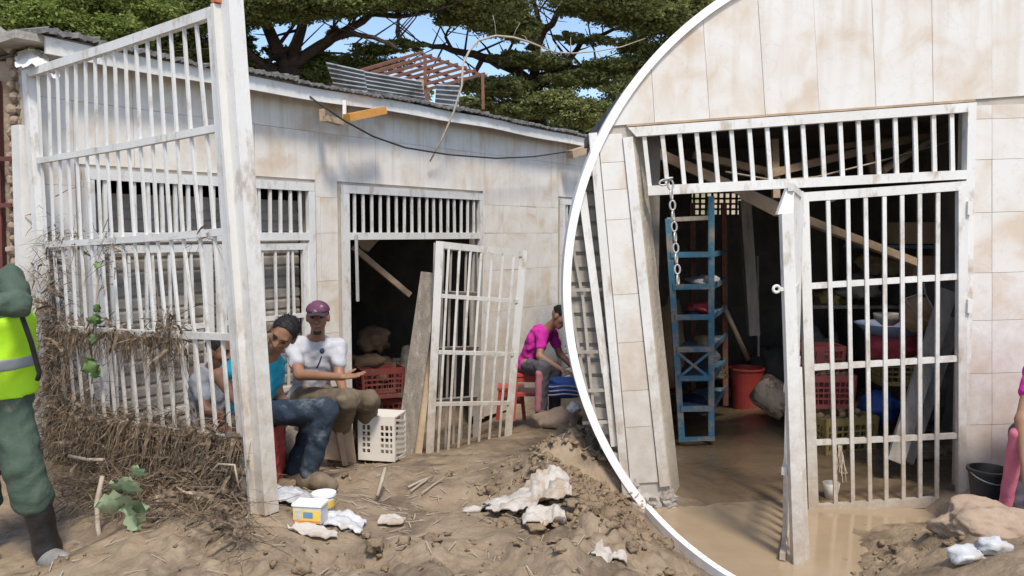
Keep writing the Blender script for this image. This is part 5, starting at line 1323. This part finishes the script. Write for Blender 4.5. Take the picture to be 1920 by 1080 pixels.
def person(J, label, fwd, up, cloth, hair=True, hair_mat=None, skin=None, hands=(), sc=1.0, top=1.0, shortsleeve=.55, shoes=None, trouser=None, bare=False, shirt_off=.009, group=None, torso_r=(.135, .155, .12), leg_r=(.085, .062, .044), long_sleeve=False, hem_grow=.012, beard=False, hem_end=.93, hairwob=.003):
    base = (Vector(J['ankL']) + Vector(J['ankR'])) / 2; base.z = min(J['ankL'].z, J['ankR'].z) - .07
    p = thing('person', base, label, 'person', group)
    g = lambda k: Vector(J[k])
    pel, che, nec, hed = g('pel'), g('che'), g('nec'), g('head')
    B = Field()
    tr = [x * sc for x in torso_r]
    def torso(F_, k=.05):
        sh = (g('shL') - g('shR')).normalized(); upv = (che - pel).normalized(); fw = upv.cross(sh).normalized(); up2 = sh.cross(fw)
        R = Matrix((sh, fw, upv)).transposed()
        F_.ell(che, (tr[1] * 1.08, tr[0] * .80, .175 * sc), R, k)
        F_.ell(pel.lerp(che, .45), (tr[2] * 1.1, tr[0] * .74, .14 * sc), R, k)
        F_.ell(pel, (tr[1] * 1.02, tr[0] * .86, .115 * sc), R, k)
        for s in ('L', 'R'): F_.cone(che + upv * .09 * sc, g('sh' + s), .075 * sc, .058 * sc, .05)
    torso(B)
    B.cone(che + (nec - che) * .6, nec + (hed - nec) * .35, .062 * sc, .052 * sc, .03)
    q, R = head_field(B, hed, fwd, up, sc)
    for s in ('L', 'R'):
        B.cone(g('sh' + s), g('el' + s), .052 * sc, .039 * sc, .025); B.cone(g('el' + s), g('wr' + s), .040 * sc, .026 * sc, .02)
        B.cone(pel.lerp(g('hip' + s), .9), g('kn' + s), leg_r[0] * sc, leg_r[1] * sc, .04); B.cone(g('kn' + s), g('ank' + s), leg_r[1] * .95 * sc, leg_r[2] * sc, .03)
        fd = (g('toe' + s) - g('ank' + s)); B.cone(g('ank' + s) - Vector((0, 0, .03)), g('toe' + s), .038 * sc, .028 * sc, .02)
    for (s, d, palm, curl, side) in hands: hand_field(B, g('wr' + s), d, palm, curl, sc * 1.02, side)
    bo = obj('body', B.mesh(.0085), skin, p, smooth=True)
    # shirt
    S_ = Field(); torso(S_)
    cuts = []
    for s in ('L', 'R'):
        e = g('sh' + s).lerp(g('el' + s), shortsleeve)
        S_.cone(g('sh' + s), e, .05 * sc, .05 * sc, .022)
        if long_sleeve:
            S_.cone(e, g('el' + s), .054 * sc, .05 * sc, .03); S_.cone(g('el' + s), g('wr' + s), .05 * sc, .036 * sc, .03)
    S_.cone(che + (nec - che) * .45, che + (nec - che) * .72, .07 * sc, .058 * sc, .03)
    ax_ = (che - pel).normalized()
    so_ = obj('shirt', S_.mesh(.011, shirt_off, .0055, [(pel - ax_ * .06 * sc, -ax_)], 34), cloth, p, smooth=True)
    # trousers
    T_ = Field(); T_.ell(pel - ax_ * .02, (tr[1] * 1.0, tr[0] * .84, .10 * sc), Matrix.Identity(3), .05)
    for s in ('L', 'R'):
        T_.cone(pel.lerp(g('hip' + s), .9), g('kn' + s), (leg_r[0] + .004) * sc, (leg_r[1] + .008) * sc, .05)
        T_.cone(g('kn' + s), g('kn' + s).lerp(g('ank' + s), hem_end), (leg_r[1] + .008) * sc, (leg_r[2] + hem_grow) * sc, .03)
    obj('trousers', T_.mesh(.011, .008, .0055, (), 34), trouser, p, smooth=True)
    if shoes is not None:
        for s in ('L', 'R'):
            H_ = Field(); a, t = g('ank' + s), g('toe' + s); zb = min(a.z - .075, t.z - .02)
            heel = a + (a - t).normalized() * .04; heel.z = a.z - .035; tt = t.copy(); mid = a.lerp(t, .5); mid.z = lerp(a.z, t.z, .7)
            H_.cone(heel, mid, .042, .046, .03); H_.cone(mid, tt, .046, .036, .03); H_.cone(a - Vector((0, 0, .0)), a - Vector((0, 0, .04)), .044, .046, .03)
            obj('shoe', H_.mesh(.009, .008, .0015), shoes, p, smooth=True)
    f, u, r = frame_of(fwd, up)
    if hair:
        Hf = Field(); Hf.ell(q(0, -.017, .036), (.079 * sc, .094 * sc, .085 * sc), R, .02)
        hm = Hf.mesh(.007, .002, hairwob, [(q(0, .046, .055), (f * 1.0 - u * .35)), (q(0, 0, .0), -u - f * .45)], 150)
        rh = random.Random(len(hm.v)); n0 = len(hm.v); cc = q(0, -.017, .036)
        for _ in range(1500):           # short tufts that roughen the outline and the hairline
            v = Vector(hm.v[rh.randrange(n0)]); o_ = (v - cc).normalized()
            dv = (o_ * .5 + Vector((rh.uniform(-1, 1), rh.uniform(-1, 1), rh.uniform(-1, 1))) * .8).normalized(); sd = dv.cross(o_)
            if sd.length < .1: continue
            sd = sd.normalized() * .0022; L = rh.uniform(.008, .02)
            hm.add([v - o_ * .003 - sd, v - o_ * .003 + sd, v + dv * L], [(0, 1, 2)])
        obj('hair', hm, hair_mat, p, smooth=True)
    eye_m = M['eye']
    for s in (-1, 1):
        m = MB(); m.blob(q(s * .031, .079, .006), .0125 * sc, .0095 * sc, .0075 * sc, 0, 2, R); obj('eye', m, eye_m, p, smooth=True)
        m = MB(); m.tube([q(s * .015, .090, .026), q(s * .032, .088, .031), q(s * .05, .074, .025)], [.004 * sc, .0048 * sc, .003 * sc], 6); obj('eyebrow', m, hair_mat, p, smooth=True)
    m = MB().tube([q(-.021, .089, -.068), q(0, .0945, -.0675), q(.021, .089, -.068)], [.0035 * sc, .005 * sc, .0035 * sc], 6); obj('lips', m, M['lip'], p, smooth=True)
    if beard:
        Bf = Field(); Bf.cone(q(-.016, .072, -.108), q(.016, .072, -.108), .015, .015, .02)
        obj('beard', Bf.mesh(.006, .002), hair_mat, p, smooth=True)
    return p, q, R, (f, u, r)

M['eye'] = mat('dark_eye', (.02, .014, .01), None, 9, .2)
M['lip'] = mat('lip', (.22, .09, .07), None, 9, .5)
SK1 = mat('brown_skin', (.30, .155, .092), (.25, .125, .072), 9, .5, .05, 60)
SK2 = mat('deep_brown_skin', (.22, .105, .062), (.18, .085, .05), 9, .5, .05, 60)
SK3 = mat('tan_skin', (.38, .21, .13), (.32, .17, .10), 9, .5, .05, 60)
HAIR = mat('black_hair', (.012, .010, .010), (.02, .017, .016), 60, .6, .4, 180)
WT = mat('white_tshirt', (.50, .50, .53), (.41, .41, .44), 5, .9, .7, 13)
TQ = mat('turquoise_tshirt', (.02, .36, .50), (.015, .29, .42), 5, .9, .7, 13)
GR = mat('grey_tshirt', (.40, .41, .43), (.32, .33, .35), 5, .9, .7, 13)
PK = mat('magenta_tshirt', (.62, .03, .36), (.52, .025, .30), 5, .9, .7, 13)
JN = mat('faded_jeans', (.028, .044, .066), (.016, .025, .04), 7, .9, .7, 16, c3=(.16, .175, .185), s3=5, t3=(.55, .72))
KH = mat('muddy_khaki', (.15, .115, .075), (.11, .085, .055), 6, .9, .8, 14, c3=(.22, .17, .12), s3=5)
DK = mat('dark_trousers', (.035, .032, .032), (.05, .045, .04), 6, .9, .3, 30)
LG = mat('grey_leggings', (.12, .115, .135), (.09, .085, .10), 6, .85, .2, 40)
SH = mat('muddy_shoe', (.22, .165, .11), (.13, .095, .065), 9, .9, .4, 40)
GN = mat('olive_green_cloth', (.075, .11, .08), (.05, .078, .056), 5, .9, 1.0, 11, c3=(.20, .165, .115), s3=6, t3=(.6, .75))
NEON = mat('neon_vest', (.46, .80, .02), (.40, .72, .02), 4, .7, .2, 24)
BOOT = mat('black_boot', (.014, .014, .015), (.03, .028, .026), 8, .4, .2, 40)
TOE = mat('muddy_grey_boot', (.30, .29, .27), (.2, .19, .17), 8, .6, .3, 40)

def JJ(**k): return {a: P(*b) for a, b in k.items()}
# man in the white shirt
J = JJ(pel=(582, 742, 6.2), che=(588, 672, 6.14), nec=(596, 632, 6.07), head=(596, 594, 6.0), shL=(634, 650, 6.13), shR=(549, 651, 6.05), elL=(636, 705, 6.02), elR=(562, 703, 5.86), wrL=(648, 748, 5.82), wrR=(642, 707, 5.7),
       hipL=(600, 745, 6.15), hipR=(568, 748, 6.05), knL=(692, 752, 5.95), knR=(652, 750, 5.62), ankL=(676, 845, 6.6), ankR=(628, 850, 6.5), toeL=(690, 862, 6.4), toeR=(640, 866, 6.35))
p1, q, R, (f, u, r) = person(J, 'seated man in white t-shirt and pink cap, hands held out, beside the dark doorway', (.16, -1, -.04), (0, 0, 1), WT, False, HAIR, SK1,
    [('R', (1, -.1, .12), (0, -.2, 1), .10, 1), ('L', (.25, -.25, -1), (-.6, -.8, .1), .22, -1)], shoes=SH, trouser=KH, beard=True)
CAP = mat('pink_purple_cap', (.15, .05, .095), (.07, .03, .055), 14, .8, .2, 40, c3=(.36, .32, .34), s3=11, t3=(.55, .62))
cp = Field(); cp.ell(q(0, -.012, .045), (.086, .102, .074), R, .02)
obj('cap', cp.mesh(.008, .004, 0, [(q(0, 0, .042), -u)]), CAP, p1, smooth=True)
obj('cap_brim', MB().grid(lambda a, b: q((a - .5) * .15 * (1 - .25 * b), .06 + .125 * b * (1 - 1.2 * (a - .5) ** 2), .050 - .03 * (a - .5) ** 2 * 4 * .6 - .012 * b), 8, 5).grid(lambda a, b: q((.5 - a) * .15 * (1 - .25 * b), .06 + .125 * b * (1 - 1.2 * (a - .5) ** 2), .044 - .03 * (a - .5) ** 2 * 4 * .6 - .012 * b), 8, 5), mat('dark_brim', (.05, .03, .045), None, 6, .8), p1, smooth=True)
obj('hair', Field().ell(q(0, -.02, .02), (.081, .088, .06), R, .02).mesh(.008, .003, 0, [(q(0, .01, 0), f), (q(0, 0, -.04), -u)]), HAIR, p1, smooth=True)
PR = mat('dark_shirt_print', (.03, .035, .06), None, 6, .9)
mc = P(604, 658, 5.925)
pm = MB().blob(mc, .019, .012, .022, .1, 2); obj('shirt_print', pm, PR, p1, smooth=True)
obj('shirt_print', MB().tube([P(603, 668, 5.925), P(599, 680, 5.92), P(594, 690, 5.92)], .007, 6), PR, p1, smooth=True)
# man in jeans leaning round the post
J = JJ(pel=(468, 772, 5.15), che=(486, 705, 5.12), nec=(508, 661, 5.05), head=(531, 626, 4.98), shL=(512, 682, 5.24), shR=(458, 684, 4.98), elL=(520, 740, 5.25), elR=(409, 704, 4.86), wrL=(545, 765, 5.1), wrR=(452, 765, 4.8),
       hipL=(482, 775, 5.22), hipR=(466, 776, 5.02), knL=(590, 778, 5.3), knR=(611, 768, 4.95), ankL=(548, 890, 5.3), ankR=(578, 893, 4.97), toeL=(585, 912, 5.2), toeR=(622, 910, 4.86))
person(J, 'young man in turquoise shirt and muddy jeans leaning out from behind the fence post', (-.12, -.86, -.42), (.55, -.25, .8), TQ, True, HAIR, SK1,
    [('R', (.85, -.2, -.5), (0, 0, -1), .3, 1), ('L', (.9, -.1, -.2), (0, 0, -1), .3, -1)], shoes=SH, trouser=JN, leg_r=(.074, .055, .040))
# man in the grey shirt behind the bars
J = JJ(pel=(392, 795, 5.6), che=(392, 730, 5.58), nec=(400, 692, 5.53), head=(413, 660, 5.48), shL=(412, 712, 5.70), shR=(374, 714, 5.42), elL=(420, 765, 5.65), elR=(385, 768, 5.32), wrL=(458, 786, 5.55), wrR=(440, 786, 5.3),
       hipL=(400, 797, 5.66), hipR=(394, 798, 5.5), knL=(475, 800, 5.6), knR=(468, 800, 5.42), ankL=(470, 890, 5.6), ankR=(455, 890, 5.45), toeL=(500, 905, 5.55), toeR=(485, 905, 5.4))
person(J, 'man in grey t-shirt seated behind the white fence bars facing right', (.9, -.42, -.1), (.1, 0, 1), GR, True, HAIR, SK2,
    [('R', (.9, -.1, -.2), (0, 0, -1), .3, 1), ('L', (.9, -.1, -.2), (0, 0, -1), .3, -1)], shoes=SH, trouser=DK)
# woman in magenta
J = JJ(pel=(990, 682, 8.55), che=(1006, 640, 8.5), nec=(1030, 614, 8.42), head=(1049, 594, 8.36), shL=(1034, 624, 8.62), shR=(1016, 628, 8.33), elL=(1050, 664, 8.6), elR=(1012, 668, 8.2), wrL=(1078, 692, 8.5), wrR=(1052, 692, 8.05),
       hipL=(998, 686, 8.6), hipR=(990, 688, 8.45), knL=(1040, 692, 8.5), knR=(1018, 690, 8.1), ankL=(1040, 772, 8.45), ankR=(1014, 774, 8.12), toeL=(1056, 782, 8.35), toeR=(1022, 784, 7.98))
p4_ = person(J, 'woman in magenta shirt bent forward on a red stool beside the rounded wall', (.75, -.45, -.5), (.5, 0, .85), PK, True, HAIR, SK3,
    [('R', (.9, -.3, -.35), (0, 0, -1), .25, 1), ('L', (.9, -.1, -.2), (0, 0, -1), .25, -1)], shoes=SH, trouser=LG, sc=.95)
obj('legging_stripe', Field().cone(P(1012, 700, 8.06), P(1009, 768, 8.08), .034, .026, .02).mesh(.009, .01, .002), mat('pink_legging', (.55, .22, .25), (.45, .18, .2), 6, .85), p4_[0], smooth=True)
# woman at the right edge, beside the black bucket
J = JJ(pel=(2010, 850, 4.75), che=(1985, 720, 4.6), nec=(1965, 640, 4.5), head=(1955, 570, 4.4), shL=(2025, 680, 4.65), shR=(1948, 672, 4.45), elL=(2020, 820, 4.5), elR=(1918, 788, 4.3), wrL=(1985, 970, 4.15), wrR=(1935, 972, 4.08),
       hipL=(2010, 855, 4.7), hipR=(1985, 855, 4.6), knL=(2010, 800, 4.3), knR=(1925, 812, 4.36), ankL=(2000, 1000, 4.25), ankR=(1893, 972, 4.45), toeL=(1990, 1030, 4.1), toeR=(1878, 985, 4.33))
p5, q, R, fr5 = person(J, 'woman in grey and pink leggings at the right edge reaching towards the muddy sack', (-.5, -.6, -.6), (-.2, -.3, .9), PK, True, HAIR, SK3,
    [('R', (-.95, -.2, -.25), (.1, -.6, -1), .25, -1), ('L', (-.6, -.5, -.4), (0, 0, -1), .3, 1)], shoes=mat('dark_trainer', (.03, .035, .05), None, 8, .6, .2, 40), trouser=LG, sc=.95)
st5 = Field().cone(P(1908, 815, 4.30), P(1884, 955, 4.39), .03, .022, .02)
obj('legging_stripe', st5.mesh(.008, .012, .002), mat('pink_stripe', (.62, .17, .23), (.5, .13, .19), 6, .85, .2, 40), p5, smooth=True)
plastic_stool(P(2000, 985, 4.75), .36, .34, 'red plastic stool at the right edge under the woman in leggings', M['redp'])
# guard at the left edge
J = JJ(pel=(-22, 730, 3.95), che=(-30, 600, 3.92), nec=(-52, 500, 3.9), head=(-72, 425, 3.85), shL=(20, 522, 3.9), shR=(-110, 525, 3.9), elL=(32, 570, 3.66), elR=(-120, 640, 3.7), wrL=(-50, 575, 3.5), wrR=(-70, 700, 3.6),
       hipL=(18, 735, 3.93), hipR=(-58, 735, 3.95), knL=(42, 870, 3.86), knR=(-40, 880, 4.0), ankL=(90, 1030, 3.93), ankR=(-30, 1030, 4.15), toeL=(118, 1056, 3.80), toeR=(-20, 1050, 4.0))
p6, q, R, fr6 = person(J, 'walking guard in green uniform and neon vest at the left edge', (-.3, -.95, -.1), (0, 0, 1), GN, True, HAIR, SK1,
    [('L', (-.95, -.2, .2), (0, -.3, 1), .5, -1), ('R', (.5, -.5, -.4), (0, 0, -1), .4, 1)], shoes=None, trouser=GN, long_sleeve=True, leg_r=(.088, .07, .05), torso_r=(.14, .165, .14), hem_grow=.034, sc=1.0, hem_end=.40)
ch_, pe_ = P(-30, 600, 3.92), P(-22, 730, 3.95); axv = (ch_ - pe_).normalized()
vf = Field(); shv = (P(20, 522, 3.9) - P(-110, 525, 3.9)).normalized(); fw = axv.cross(shv).normalized(); RV = Matrix((shv, fw, axv)).transposed()
vf.ell(ch_, (.205, .15, .19), RV, .05).ell(pe_.lerp(ch_, .45), (.20, .15, .17), RV, .05).ell(pe_, (.205, .155, .13), RV, .05)
vest = obj('vest', vf.mesh(.011, .03, .003, [(pe_ - axv * .01, -axv), (ch_ + axv * .03, axv)], 26), NEON, p6, smooth=True)
sf = obj('reflective_band', vf.mesh(.011, .034, .003, [(pe_ + axv * .13, -axv), (pe_ + axv * .19, axv)], 26), mat('reflective_grey', (.30, .31, .32), (.26, .27, .28), 5, .4), p6, smooth=True)
obj('strap', MB().tube([P(40, 590, 3.75), P(58, 640, 3.78), P(74, 700, 3.82), P(70, 712, 3.83)], .012, 6), M['black'], p6, smooth=True)
for s, a, t, kn in (('L', P(90, 1030, 3.93), P(118, 1056, 3.80), P(62, 925, 3.88)), ('R', P(-30, 1030, 4.15), P(-20, 1050, 4.0), P(-36, 920, 4.07))):
    bf = Field().cone(kn, a, .066, .052, .03).cone(a, a - Vector((0, 0, .04)), .056, .05, .03)
    bo = obj('boot', bf.mesh(.01, .006, .003), BOOT, p6, smooth=True)
    tf = Field().cone(a - Vector((0, 0, .045)), t, .052, .046, .03)
    obj('boot_toe', tf.mesh(.01, .005, .002), TOE, p6, smooth=True)
# ================================================================== trees behind the shop
def leaf_mat(name, a, b):
    m = mat(name, a, b, 5.5, .6, 0, detail=2, c3=tuple(x * 1.5 for x in b), s3=1.2, t3=(.52, .68))
    m.node_tree.nodes['Principled BSDF'].inputs['Specular IOR Level'].default_value = .25
    N = m.node_tree.nodes; L = m.node_tree.links; b = N['Principled BSDF']; t = N.new('ShaderNodeBsdfTranslucent'); mx = N.new('ShaderNodeMixShader')
    mx.inputs[0].default_value = .4; L.new(b.inputs['Base Color'].links[0].from_socket, t.inputs['Color'])
    L.new(b.outputs[0], mx.inputs[1]); L.new(t.outputs[0], mx.inputs[2]); L.new(mx.outputs[0], N['Material Output'].inputs['Surface'])
    return m
LM1 = leaf_mat('sunlit_foliage', (.27, .31, .085), (.17, .22, .055))
LM2 = leaf_mat('dark_foliage', (.13, .16, .052), (.23, .265, .085))
LM3 = leaf_mat('olive_foliage', (.17, .195, .07), (.27, .28, .105))
def leaves(m, c, rx, ry, rz, n, size, rng, flat_=.5):
    c = np.array(c)
    sub = max(4, n // 60)
    cc = rng.normal(0, .5, (sub, 3)); nr = np.linalg.norm(cc, axis=1, keepdims=True); cc = cc / np.maximum(nr, 1) 
    which = rng.integers(0, sub, n)
    p = cc[which] * [rx, ry, rz] + rng.normal(0, .16, (n, 3)) * [rx * .85, ry * .8, rz * .95] + c
    d = rng.normal(0, 1, (n, 3)); d[:, 2] *= flat_; d /= np.linalg.norm(d, axis=1, keepdims=True)
    e = rng.normal(0, 1, (n, 3)); e[:, 2] *= flat_; e -= d * (e * d).sum(1, keepdims=True); e /= np.linalg.norm(e, axis=1, keepdims=True)
    s = size * rng.uniform(.55, 1.4, (n, 1)); w = s * rng.uniform(.35, .6, (n, 1))
    o = len(m.v)
    V = np.stack([p - d * s, p + e * w - d * s * .1, p + d * s, p - e * w - d * s * .1], 1).reshape(-1, 3)
    m.v += V.tolist(); m.f += [(o + 4 * i, o + 4 * i + 1, o + 4 * i + 2, o + 4 * i + 3) for i in range(n)]
def tree(label, base, limbs, blobs, lm, size, seed, group='trees behind the shop'):
    rng = np.random.default_rng(seed)
    t = thing('tree', base, label, 'tree', group)
    tm = MB(); rl = random.Random(seed)
    for pl, r0, r1 in limbs:
        pp = [P(*x) for x in pl]; out = [pp[0]]
        for a, b in zip(pp[:-1], pp[1:]):
            for k in range(1, 4): 
                q_ = a.lerp(b, k / 3)
                if k < 3: q_ = q_ + Vector((rl.uniform(-1, 1), rl.uniform(-1, 1), rl.uniform(-1, 1))) * (b - a).length * .05
                out.append(q_)
        n = len(out); tm.tube(out, [.75 * lerp(r0, r1, i / (n - 1)) for i in range(n)], 8)
        for i in range(2, n):              # side twigs
            for _ in range(1):
                q0 = out[i]; dv = Vector((rl.uniform(-1, 1), rl.uniform(-.7, .7), rl.uniform(-.3, 1))).normalized(); L = rl.uniform(.8, 2.2)
                q1 = q0 + dv * L * .5; q2 = q1 + (dv + Vector((rl.uniform(-.5, .5), 0, rl.uniform(-.2, .5)))).normalized() * L * .5
                rr_ = lerp(r0, r1, i / (n - 1)) * .22 + .006
                tm.tube([q0, q1, q2], [rr_, rr_ * .6, .006], 5)
    obj('trunk', tm, M['trunk'], t, smooth=True)
    cm = MB()
    for (px, py, d, wx, wy, n) in blobs:
        c = P(px, py, d); k = d / FPX
        leaves(cm, c, wx * k, max(wx, wy) * k * .8, wy * k, int(n * 5.0), size * .44, rng)
    obj('crown', cm, lm, t)
    return t
# left: sunlit light green crown
tree('light green leafy tree over the fence top at the upper left', Vector((-8.2, 14, -.5)),
     [([(90, 430, 14), (95, 200, 14), (110, 60, 14)], .22, .12), ([(110, 60, 14), (60, 0, 14), (0, -60, 14)], .11, .04), ([(110, 60, 14), (200, 10, 14), (280, -60, 14)], .11, .04), ([(95, 150, 14), (160, 95, 13.8), (230, 80, 13.6)], .07, .03), ([(95, 160, 14), (30, 110, 14), (-40, 90, 14)], .07, .03)],
     [(30, 20, 13.6, 90, 50, 2600), (90, 45, 13.2, 80, 40, 2600), (160, 30, 13.6, 80, 45, 2600), (40, 80, 13.4, 50, 25, 1000), (130, 85, 13.2, 70, 22, 1500), (210, 60, 13.5, 60, 30, 1500), (-60, 30, 13.8, 90, 60, 1800), (80, -60, 13.8, 160, 60, 2600), (20, -20, 13.3, 60, 30, 1200), (235, 85, 13.8, 45, 16, 700), (180, -10, 13.4, 60, 25, 1000), (270, 20, 13.9, 60, 30, 1200)], LM1, .085, 1)
# centre: big dark tree with spreading limbs
tree('large dark spreading tree behind the middle of the roof', Vector((-5.2, 17, -.5)),
     [([(530, 420, 17), (532, 230, 17), (545, 130, 17)], .55, .36), ([(545, 130, 17), (600, 85, 17), (680, 40, 16.8), (770, -30, 16.6)], .18, .06), ([(545, 135, 17), (510, 70, 17), (480, 0, 17), (450, -60, 17)], .22, .08), ([(545, 130, 17), (560, 70, 17), (575, 20, 17.2), (580, -50, 17.4)], .2, .08),
      ([(540, 150, 17), (470, 105, 17), (400, 85, 17), (330, 60, 17)], .18, .06), ([(620, 75, 17), (650, 65, 16.5), (700, 70, 16.2), (745, 92, 16)], .10, .04), ([(532, 160, 17), (510, 130, 17), (490, 110, 17)], .12, .05), ([(700, 25, 16.8), (760, 30, 16.5), (850, 10, 16.3)], .09, .03)],
     [(300, 40, 16, 70, 45, 2200), (330, 85, 16.4, 60, 25, 1500), (270, 90, 16.6, 50, 20, 900), (400, 30, 16.2, 70, 35, 2200), (470, 15, 16, 70, 28, 2200), (540, 10, 15.8, 80, 25, 2400), (420, 110, 17, 60, 22, 1200), (480, 130, 17.5, 40, 20, 900), (560, 150, 17.6, 70, 22, 2000), (600, 120, 17.6, 50, 20, 1300), (640, 140, 17.8, 40, 14, 700), (520, 95, 17.3, 24, 14, 420), (610, 10, 16, 60, 18, 1300), (680, 5, 16.3, 60, 16, 1200), (760, 0, 16.2, 60, 18, 1300), (700, 95, 17.8, 45, 10, 420), (760, 85, 17.6, 35, 9, 380), (640, 60, 17.2, 26, 8, 260),
      (370, -40, 16.5, 120, 40, 2000), (560, -50, 16.5, 160, 40, 2400), (760, -50, 16.5, 120, 40, 1800), (360, 130, 17.4, 60, 18, 900), (450, 80, 17.2, 30, 16, 500), (590, 175, 18.4, 80, 14, 1200), (700, 120, 18.2, 70, 14, 700)], LM2, .10, 2)
# right: wide flat acacia
tree('wide flat topped acacia with long horizontal limbs over the right roof', Vector((1.2, 19, -.5)),
     [([(1020, 430, 19), (1010, 250, 19), (1000, 160, 19)], .42, .3), ([(1005, 165, 19), (960, 128, 19), (905, 108, 18.8), (850, 95, 18.6), (790, 80, 18.4)], .20, .06), ([(1005, 150, 19), (1060, 132, 19), (1120, 134, 19), (1190, 128, 19), (1260, 120, 19)], .2, .06), ([(1000, 150, 19), (1012, 75, 19), (1045, 25, 19), (1080, -40, 19)], .16, .06),
      ([(1012, 75, 19), (1010, 40, 19), (1000, 0, 19), (985, -50, 19)], .1, .05), ([(1060, 130, 19), (1090, 80, 19), (1150, 55, 19), (1220, 40, 19)], .1, .03), ([(850, 95, 18.6), (835, 70, 18.4), (850, 40, 18.4)], .06, .02), ([(905, 108, 18.8), (890, 145, 18.6), (930, 190, 18.6)], .09, .03), ([(760, 90, 18.2), (745, 60, 18.2), (748, 30, 18.2)], .1, .04)],
     [(880, 8, 17.5, 70, 30, 2600), (930, 30, 17.6, 60, 30, 2200), (970, 55, 17.8, 40, 20, 1100), (840, 30, 17.6, 30, 16, 600), (900, -30, 17.5, 120, 40, 2400), (1100, 10, 18, 70, 20, 1700), (1170, 20, 18, 70, 24, 1900), (1240, 35, 18, 70, 30, 2000), (1290, 20, 18.2, 60, 25, 1300), (1150, -30, 18, 180, 30, 2400), (1100, 75, 18.4, 40, 7, 300), (1180, 85, 18.4, 50, 10, 600), (1060, 70, 18.4, 24, 8, 200), (960, 110, 18.6, 40, 12, 600), (1010, 115, 18.4, 60, 12, 900), (1080, 150, 18.6, 60, 16, 1100), (1150, 130, 18.6, 70, 14, 1200), (1230, 110, 18.4, 60, 24, 1500), (890, 160, 18.8, 50, 16, 800), (950, 165, 18.4, 50, 18, 1000), (1050, 195, 18.2, 60, 22, 1500), (990, 210, 18.4, 50, 14, 800), (1110, 215, 18, 60, 24, 1500), (1190, 180, 18.2, 60, 30, 1600), (1300, 90, 18.4, 60, 40, 1500), (920, 200, 19, 60, 12, 700), (1000, 90, 18.4, 20, 9, 200)], LM3, .10, 3)
# lower shrubs on the slope behind the right roof
for k, (px, py, d, wx, wy, n, lm, lb) in enumerate(((960, 215, 24, 60, 20, 2200, LM1, 'bright green shrub on the slope just above the roof edge'), (1090, 232, 26, 60, 25, 2400, LM2, 'dark shrub on the slope beside the rounded wall'), (880, 205, 25, 50, 20, 1800, LM3, 'olive shrub behind the rusty frame on the slope'), (1170, 150, 30, 60, 25, 2200, LM3, 'olive shrub high on the slope near the rounded wall'), (740, 190, 24, 60, 20, 1800, LM2, 'dark shrub behind the corrugated sheets'), (330, 150, 22, 110, 30, 2600, LM2, 'dark hedge mass behind the fence bars'), (480, 185, 22, 70, 20, 1600, LM2, 'dark shrub behind the fence post top'))):
    b = P(px, py + wy, d); b.z = min(b.z, 4.5) - 1.2
    s_ = thing('shrub', b, lb, 'shrub', 'shrubs on the slope')
    obj('stem', MB().tube([b - Vector((0, 0, 2.5)), b, P(px, py, d)], [.12, .08, .03], 6), M['trunk'], s_, smooth=True)
    cm = MB(); leaves(cm, P(px, py, d), wx * d / FPX, wx * d / FPX * .7, wy * d / FPX * 1.5, n, .14, np.random.default_rng(40 + k))
    obj('crown', cm, lm, s_)
tag(obj('pole', MB().bar(P(1258, 18, 20), P(1262, 130, 20), .10, .1), mat('pale_blue_paint', (.30, .48, .55), None, 5, .6), base=P(1262, 130, 20)), 'pale blue pole rising behind the trees near the rounded wall', 'pole')
